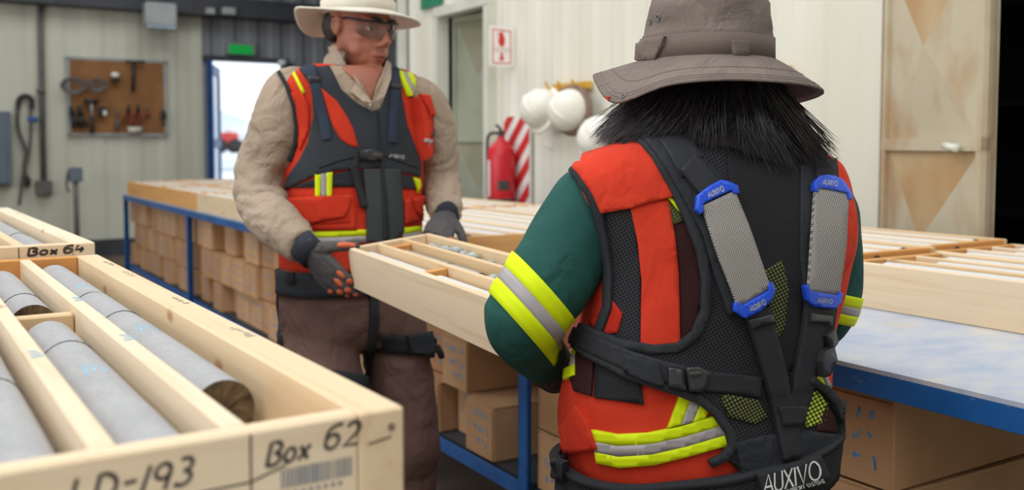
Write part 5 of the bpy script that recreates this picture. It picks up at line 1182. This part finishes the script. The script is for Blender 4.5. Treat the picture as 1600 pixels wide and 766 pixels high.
# vest panels
wp('side_mesh', [(934, 326), (990, 320), (1002, 420), (1004, 540), (960, 545), (930, 520), (952, 470), (955, 400)], 'mesh_black', .001, .002)
wp('red_strip', [(984, 318), (1042, 308), (1054, 370), (1060, 430), (1062, 540), (1002, 548), (1004, 440), (998, 380)], 'vest_red', .003, .003)
wp('maroon_mesh', [(1041, 312), (1062, 330), (1085, 366), (1096, 420), (1098, 470), (1086, 515), (1062, 540), (1060, 430), (1053, 370)], 'mesh_maroon', .001, .002)
wp('lime_sliver', [(1040, 308), (1056, 312), (1070, 334), (1060, 332)], 'lime', .004, .002); wp('olive_mesh', [(1042, 314), (1060, 332), (1072, 344), (1050, 352)], 'mesh_olive', .003, .002)
wp('shoulder_flap', [(888, 258), (905, 252), (945, 240), (985, 228), (1004, 234), (1026, 262), (1056, 308), (1010, 318), (985, 326), (944, 331), (930, 300), (912, 276)], 'vest_red', .006, .005)
wp('armhole_trim', strip([(886, 254), (906, 272), (926, 300), (940, 332), (950, 380), (956, 430), (954, 480), (940, 520)], 13), 'trim_black', .004, .006)
wp('red_gap', [(925, 500), (960, 470), (975, 490), (968, 520), (930, 525)], 'vest_red_dark', .0035, .002)
wp('dark_panel', [(935, 548), (1000, 575), (1006, 632), (930, 622)], 'mesh_black_fine', .002, .003)
wp('hem_tail', [(906, 632), (882, 668), (864, 690), (898, 706), (938, 700), (925, 660)], 'vest_red', .002, .008)
wp('dark_side', [(894, 540), (932, 545), (926, 620), (900, 612), (890, 580)], 'mesh_maroon', .002, .003)
for (y0, y1, m_) in ((0, .33, 'lime'), (.33, .66, 'silver_band'), (.66, 1, 'lime')):
    f = lambda t_: (892 - 6 * 0, 548 + t_ * 52)
    wp('side_band', [(886, 545 + 50 * y0), (903, 538 + 50 * y0), (903, 538 + 50 * y1), (885, 545 + 50 * y1)], m_, .005, .002)
up_, lo_ = [(928, 671), (965, 678), (1010, 676), (1060, 666), (1118, 648)], [(935, 722), (970, 729), (1020, 725), (1075, 712), (1140, 694)]
def between(f): return [tuple(np.array(a) * (1 - f) + np.array(b) * f) for a, b in zip(up_, lo_)]
for f0, f1, m_ in ((0, .34, 'lime'), (.34, .66, 'silver_band'), (.66, 1, 'lime')): wp('hem_band', between(f0) + between(f1)[::-1], m_, .004, .003)
for f0, f1, m_ in ((0, .36, 'lime'), (.36, .68, 'silver_band'), (.68, 1, 'lime')):
    a0, a1, b1_, b0 = np.array((1062, 614)), np.array((1106, 640)), np.array((1098, 655)), np.array((1042, 668))
    wp('brace_band', [tuple(a0 + (a1 - a0) * f0), tuple(a0 + (a1 - a0) * f1), tuple(b0 + (b1_ - b0) * f1), tuple(b0 + (b1_ - b0) * f0)], m_, .0035, .003)
# harness back panel: mesh with padded edge
edge_l = [(1000, 226), (1022, 250), (1048, 292), (1072, 340), (1092, 392), (1100, 440), (1098, 485), (1084, 520), (1058, 541), (1020, 545), (970, 535), (915, 512)]
edge_low = [(897, 530), (930, 556), (985, 588), (1040, 606), (1085, 620), (1112, 642), (1133, 672), (1138, 695), (1126, 712)]
har = wp('back_harness', edge_l + edge_low + [(1160, 740), (1290, 700), (1303, 680), (1288, 620), (1270, 590), (1284, 520), (1288, 440), (1290, 350), (1284, 280), (1262, 252), (1200, 232), (1100, 216), (1040, 214)], 'mesh_black', .006, .005, step=8)
tag(har, 'black mesh back harness with grey elastic straps')
wp('edge_binding', strip(edge_l, 14), 'trim_black', .010, .005); wp('edge_binding', strip(edge_low + [(1105, 722)], 12), 'trim_black', .010, .005)
wp('shoulder_pad', [(1000, 226), (1040, 206), (1062, 222), (1088, 250), (1122, 282), (1110, 300), (1122, 350), (1150, 430), (1162, 480), (1130, 490), (1110, 430), (1092, 370), (1066, 320), (1040, 275)], 'black_cloth', .0125, .006)
wp('pad_mesh', [(1022, 220), (1038, 212), (1072, 248), (1100, 278), (1088, 288), (1056, 258)], 'mesh_black_fine', .019, .0015)
wp('pad_web', [(1030, 240), (1062, 222), (1092, 256), (1058, 284)], 'black_web', .02, .002)
wp('spine_mesh', [(1128, 250), (1245, 262), (1250, 420), (1238, 560), (1206, 600), (1176, 560), (1160, 470), (1140, 360)], 'mesh_black_fine', .0115, .002)
wp('spine_lime_dots', [(1186, 420), (1212, 405), (1222, 450), (1216, 510), (1204, 530), (1192, 490)], 'mesh_lime_dim', .014, .0006)  # lime dots showing in the spine mesh
wp('right_pad', [(1240, 262), (1296, 262), (1300, 330), (1300, 440), (1288, 520), (1246, 500), (1240, 400)], 'black_cloth', .0115, .004)
wp('right_red', [(1292, 270), (1318, 292), (1330, 340), (1322, 400), (1296, 452), (1300, 360)], 'vest_red', .007, .004)
# elastics, hooks and webbing
wp('webbing', strip([(1066, 262), (1084, 284), (1104, 304)], 34), 'black_web', .022, .004); wp('webbing', strip([(1274, 258), (1276, 296)], 32), 'black_web', .018, .004)
wp('elastic_strap', [(1085, 326), (1134, 303), (1158, 365), (1187, 446), (1138, 476), (1110, 400)], 'elastic_grey', .027, .001, step=9, sm=8)
wp('elastic_strap', [(1256, 298), (1306, 308), (1302, 380), (1290, 458), (1244, 450), (1250, 380)], 'elastic_grey', .023, .001, step=9, sm=8)
hook = [[(1075, 332), (1077, 312), (1088, 303), (1098, 296), (1112, 289), (1122, 290), (1138, 297), (1140, 309), (1131, 309), (1128, 304), (1086, 324), (1088, 334), (1082, 339)],
        [(1252, 292), (1262, 282), (1272, 281), (1284, 283), (1296, 289), (1308, 308), (1308, 318), (1301, 316), (1301, 308), (1260, 300), (1258, 307), (1252, 304)],
        [(1132, 470), (1139, 468), (1142, 474), (1182, 450), (1181, 441), (1187, 437), (1192, 448), (1188, 462), (1172, 480), (1148, 493), (1140, 488), (1132, 482)],
        [(1237, 443), (1243, 441), (1247, 450), (1286, 457), (1289, 451), (1294, 455), (1292, 468), (1282, 478), (1250, 474), (1240, 464)]]
tx = [[(1092, 308), (1114, 298), (1117, 305), (1095, 315)], [(1266, 288), (1287, 292), (1286, 299), (1265, 295)], [(1153, 475), (1174, 463), (1177, 470), (1156, 482)], [(1255, 459), (1277, 463), (1276, 470), (1254, 466)]]
for i, (h_, q_) in enumerate(zip(hook, tx)):
    hk = wp('blue_hook', h_, 'blue_plastic', .027 if i in (0, 2) else .023, .003, step=5, sm=8); hk['label'] = 'blue plastic strap hook'
    text_on('hook_print', 'AUXIVO', q_, WB, 'print_grey', wvest, .0306 if i in (0, 2) else .0266, (.022, .11), DW)
wp('webbing', strip([(1170, 482), (1192, 560), (1208, 630), (1222, 712)], [36, 34, 32, 28]), 'black_web', .019, .004)
wp('webbing', strip([(1264, 474), (1252, 540), (1238, 610), (1220, 680)], [38, 34, 30, 26]), 'black_web', .016, .004)
wp('web_keeper', strip([(1156, 502), (1192, 492)], 14), 'black_plastic', .024, .003); wp('web_keeper', strip([(1246, 492), (1280, 496)], 14), 'black_plastic', .021, .003)
wp('web_join', [(1198, 632), (1240, 632), (1236, 662), (1206, 664)], 'black_web', .024, .003)
# waist strap and buckles
wp('waist_strap', strip([(905, 524), (950, 546), (990, 565), (1040, 582), (1100, 594), (1180, 602)], [26, 30, 34, 34, 32, 30]), 'black_web', .012, .004)
wp('strap_pocket', [(984, 552), (1030, 568), (1034, 602), (1020, 600), (980, 582)], 'black_cloth', .017, .006)
wp('buckle', [(1040, 572), (1062, 576), (1066, 608), (1040, 602)], 'black_plastic', .018, .007); wp('buckle', [(1064, 572), (1082, 571), (1096, 578), (1088, 610), (1068, 608)], 'black_plastic', .019, .010)
wp('buckle_button', [(1066, 578), (1084, 577), (1082, 584), (1067, 585)], 'strap_dark', .029, .003)
wp('side_buckle', [(1262, 544), (1276, 538), (1280, 556), (1270, 580), (1260, 584), (1258, 560)], 'black_plastic', .016, .014)
wp('side_buckle', [(1268, 520), (1282, 508), (1286, 530), (1276, 545)], 'black_plastic', .014, .012)
# lower right opening
wp('lime_peek', [(1252, 588), (1270, 580), (1282, 606), (1276, 612)], 'lime', .013, .002); wp('silver_peek', [(1268, 580), (1276, 578), (1286, 602), (1281, 608)], 'silver_band', .0135, .002)
wp('see_through_mesh', [(1240, 606), (1262, 606), (1282, 630), (1276, 658), (1250, 668), (1238, 650)], 'mesh_lime', .0125, .002); wp('maroon_peek', [(1278, 630), (1296, 655), (1294, 676), (1262, 672)], 'mesh_maroon', .0125, .002)
wp('see_through_mesh', [(1120, 618), (1176, 622), (1190, 650), (1170, 662), (1130, 650)], 'mesh_lime_dim', .0125, .0015)
wp('edge_binding', strip([(1250, 588), (1272, 604), (1290, 628), (1302, 660), (1304, 690)], 12), 'trim_black', .013, .008)
wp('lower_pad', [(1140, 690), (1180, 680), (1250, 672), (1300, 678), (1302, 715), (1250, 740), (1150, 745)], 'black_cloth', .012, .003)
# hip belt, logo
bz_ = HC - .492
c_ = P(1089, 735, DW); c0 = Vector((c_.x, c_.y, bz_)); AXW = (Z3 - RGT * .07).normalized()
tag(wrap_band('hip_belt', c0 - AXW * .034, c0 + AXW * .028, WB, 'mesh_black', wom, .012, .008, 96, 5, .4, .2, ref=LWm), 'black mesh hip belt')
wrap_band('belt_binding', c0 + AXW * .024, c0 + AXW * .034, WB, 'trim_black', wom, .012, .011, 96, 1, .4, .2, ref=LWm)
wp('belt_buckle', [(874, 702), (888, 704), (892, 738), (876, 732)], 'black_plastic', .02, .014, parent=wom); wp('belt_web', [(888, 708), (906, 714), (904, 745), (886, 738)], 'black_web', .022, .006, parent=wom)
wp('logo_patch', [(1163, 734), (1256, 706), (1272, 742), (1176, 774)], 'trim_black', .025, .005, parent=wom, sm=8)
text_on('logo', 'AUXIVO', [(1174, 735), (1250, 713), (1255, 738), (1172, 762)], WB, 'logo_white', wom, .0312, (.014, .05), DW, .16)
text_on('logo_line', 'WEARABLE SUPPORT SYSTEMS', [(1174, 763), (1257, 740), (1259, 746), (1176, 769)], WB, 'logo_white', wom, .0312, (.004, .1), DW)
# gloves
g3, _ = glove(P(862, 578, 1.575), RGT * .35 + FWD * .55 - UPV * .2, UPV * .9 + FWD * .2, -RGT * .2 + FWD * .4 + UPV * .8, [(.2, .5, .4)] * 4, [], wom, ('glove_brown', 'glove_brown', 'glove_brown'), (P(850, 566, 1.54), P(868, 580, 1.60)), .95)
g4, _ = glove(P(1205, 528, 1.775), -RGT * .7 + FWD * .3 - UPV * .1, UPV * .9 + FWD * .3, -RGT * .3 + FWD * .3 + UPV * .8, [(.3, .6, .5)] * 4, [], wom, ('glove_brown', 'glove_brown', 'glove_brown'), (P(1225, 522, 1.76), P(1200, 530, 1.78)), .95)
# hair: an inner mass and single locks
hcx = Vector((hw_.x, hw_.y, 0)); hu = RGT.copy(); hv = Vector((FWD.x, FWD.y, 0)).normalized()
def hp(a, r, z): return hcx + hu * (r * math.cos(a) + .008) + hv * (r * math.sin(a)) + Z3 * z
ZE = [(0, 1.268, .170), (45, 1.28, .14), (90, 1.30, .12), (135, 1.30, .14), (180, 1.308, .176), (200, 1.303, .184), (215, 1.300, .176), (232, 1.300, .160), (255, 1.300, .144), (275, 1.295, .140), (295, 1.276, .142), (320, 1.262, .158), (340, 1.262, .172)]
ea = np.array([e[0] for e in ZE] + [360]); ez_ = np.array([e[1] for e in ZE] + [ZE[0][1]]); er = np.array([e[2] for e in ZE] + [ZE[0][2]])
def hend(adeg): return float(np.interp(adeg % 360, ea, ez_)), float(np.interp(adeg % 360, ea, er))
rings = []
for t_ in range(8):
    f = t_ / 7; rr_ = []
    for k in range(40):
        a = 9.0 * k; ze_, re_ = hend(a); z = 1.45 + (ze_ + .004 - 1.45) * f; r = .086 + (re_ * .94 - .086) * f ** 2.4
        r *= 1 + .05 * nz((math.cos(math.radians(a)) * 3, math.sin(math.radians(a)) * 3, f), 2.2); rr_.append(hp(math.radians(a), r, z))
    rings.append(rr_)
hair = tag(obj('hair', loft(rings), 'hair_black', wom, True), 'shoulder-length black hair'); gs = []; rnd = random.Random(77)
LK = []
for i in range(190):
    a = rnd.uniform(0, 360); sh = 0
    if 185 < a < 268: sh = -20 * math.sin((a - 185) / 83 * math.pi)
    if 272 < a < 355: sh = 16 * math.sin((a - 272) / 83 * math.pi)
    LK.append((a, a + sh + rnd.gauss(0, 6), rnd.gauss(0, .010), rnd.uniform(.90, 1.08), rnd.gauss(0, .02), rnd.uniform(-.010, .014)))
for i in range(4200):
    la, le, dz_, rs_, sw_, bl_ = LK[i % 190]; sp = rnd.gauss(0, 3.4); a = la + sp * 1.3; a2 = le + sp * .9 + rnd.gauss(0, 1.2)
    ze_, re_ = hend(a2); ze_ += dz_ + abs(rnd.gauss(0, .014)) - .004; re_ *= rs_ * rnd.uniform(.97, 1.03)
    r0 = .084 + rnd.uniform(-.004, .006); m1, m2 = 1.45 + (ze_ - 1.45) * .45, 1.45 + (ze_ - 1.45) * .78; da = a2 - a; wv = sw_ * 160
    pts = [hp(math.radians(a), r0, 1.445), hp(math.radians(a), r0 + .012, 1.405), hp(math.radians(a + .28 * da + wv), r0 + .20 * (re_ - r0) + .006 + bl_ * .6, m1), hp(math.radians(a + .68 * da - wv * .3), r0 + .60 * (re_ - r0) + .007 + bl_ * .6, m2), hp(math.radians(a2), re_ + .002, ze_)]
    w_ = rnd.uniform(.0005, .0011); gs.append(tube(pts, [w_, w_, w_, w_ * .8, w_ * .15], 3, 4, cap=False))
obj('hair_locks', cat(gs), 'hair_black', hair, True, recalc=False)['kind'] = 'stuff'
# hat
zw = lambda py, d: HC + (230 - py) * d / F_PX
whc = P(1103, 100, DW)
what, cr3, (hu_, hv_, hz_) = brim_hat('hat', whc, (.101, .108), .176, .182, [(0, zw(150, 1.5)), (25, zw(162, 1.58)), (50, zw(172, 1.63)), (90, zw(150, 1.68)), (135, zw(140, 1.63)), (165, zw(116, 1.55)), (180, zw(118, 1.5)), (195, zw(140, 1.45)), (206, zw(164, 1.42)), (216, zw(163, 1.39)), (226, zw(150, 1.37)), (240, zw(131, 1.34)), (255, zw(126, 1.325)), (270, zw(124, 1.32)), (300, zw(129, 1.34)), (330, zw(139, 1.41))], zw(96, 1.5), [(1.0, 1.0, zw(98, 1.5)), (1.0, 1.0, zw(60, 1.5)), (.98, .98, zw(52, 1.5)), (.95, .95, zw(30, 1.5)), (.92, .93, zw(12, 1.5)), (.86, .87, zw(0, 1.5)), (.72, .74, zw(-9, 1.5)), (.45, .45, zw(-13, 1.5)), (.12, .12, zw(-14, 1.5))], 0, ('hat_grey',), wom, .0035)
tag(what, 'grey bucket hat with drooping stitched brim')
me = mesh_of('crown', loft(cr3), True)
bm = bmesh.new(); bm.from_mesh(me); bmesh.ops.subdivide_edges(bm, edges=bm.edges[:], cuts=1, use_grid_fill=True); bmesh.ops.recalc_face_normals(bm, faces=bm.faces); bm.to_mesh(me); bm.free(); me.polygons.foreach_set('use_smooth', [True] * len(me.polygons))
displace(me, lambda p: (.009 * nz(Vector((p.x, p.y, p.z * 1.6)), 15, 3) + .004 * nz(p, 34, 8)) * (1 if p.z > zw(55, 1.5) else .4))
link('crown', me, 'hat_grey', what)
def ringz(s_, z, base=0): return [Vector((whc.x + (p.x - whc.x) * s_, whc.y + (p.y - whc.y) * s_, z)) for p in cr3[base]]
obj('hat_band', loft([ringz(1.0, zw(97, 1.5)), ringz(1.035, zw(96, 1.5)), ringz(1.03, zw(64, 1.5)), ringz(1.0, zw(63, 1.5))], False), 'hat_grey_band', what, True)
HB = bvh_of(me, *[o.data for o in what.children if o.name.startswith('hat_band')])
for q in ([(1141, 63), (1166, 65), (1168, 103), (1146, 101)], [(1000, 62), (1042, 57), (1038, 72), (1028, 90), (1014, 98), (998, 92)]): patch('band_loop', q, HB, 'hat_grey', what, .003, .004, 6, False, 1.42)
BB = bvh_of(what.data)
for off_ in (8, 15, 40):
    pts = []
    for k in range(73):
        a = math.radians(5 * k); f = 1 - off_ / 100.0; x = (.101 + .075 * f) * math.cos(a); y = (.108 + .074 * f) * math.sin(a); z = zw(96, 1.5) + (hz_(5 * k % 360) - zw(96, 1.5)) * f ** 1.15
        pts.append(Vector((whc.x, whc.y, 0)) + hu_ * x + hv_ * y + Z3 * (z + .0019))
    obj('stitch_line', tube(pts, .0007, 4, 1), 'hat_grey_band', what)
for px, py in ((974, 151), (1017, 33), (1029, 27)):
    h_, n_ = hit(BB if py > 100 else HB, px, py, 1.42); u_ = n_.orthogonal().normalized(); v2 = n_.cross(u_)
    obj('eyelet', tube([h_ + n_ * .001 + (u_ * math.cos(k * .5236) + v2 * math.sin(k * .5236)) * .0042 for k in range(13)], .0013, 6, 1), 'stitch_grey', what, True)
h_, n_ = hit(BB, 938, 152, 1.42); obj('red_tag', boxg(h_ + n_ * .002, (.005, .005, .004)), 'vest_red', what)
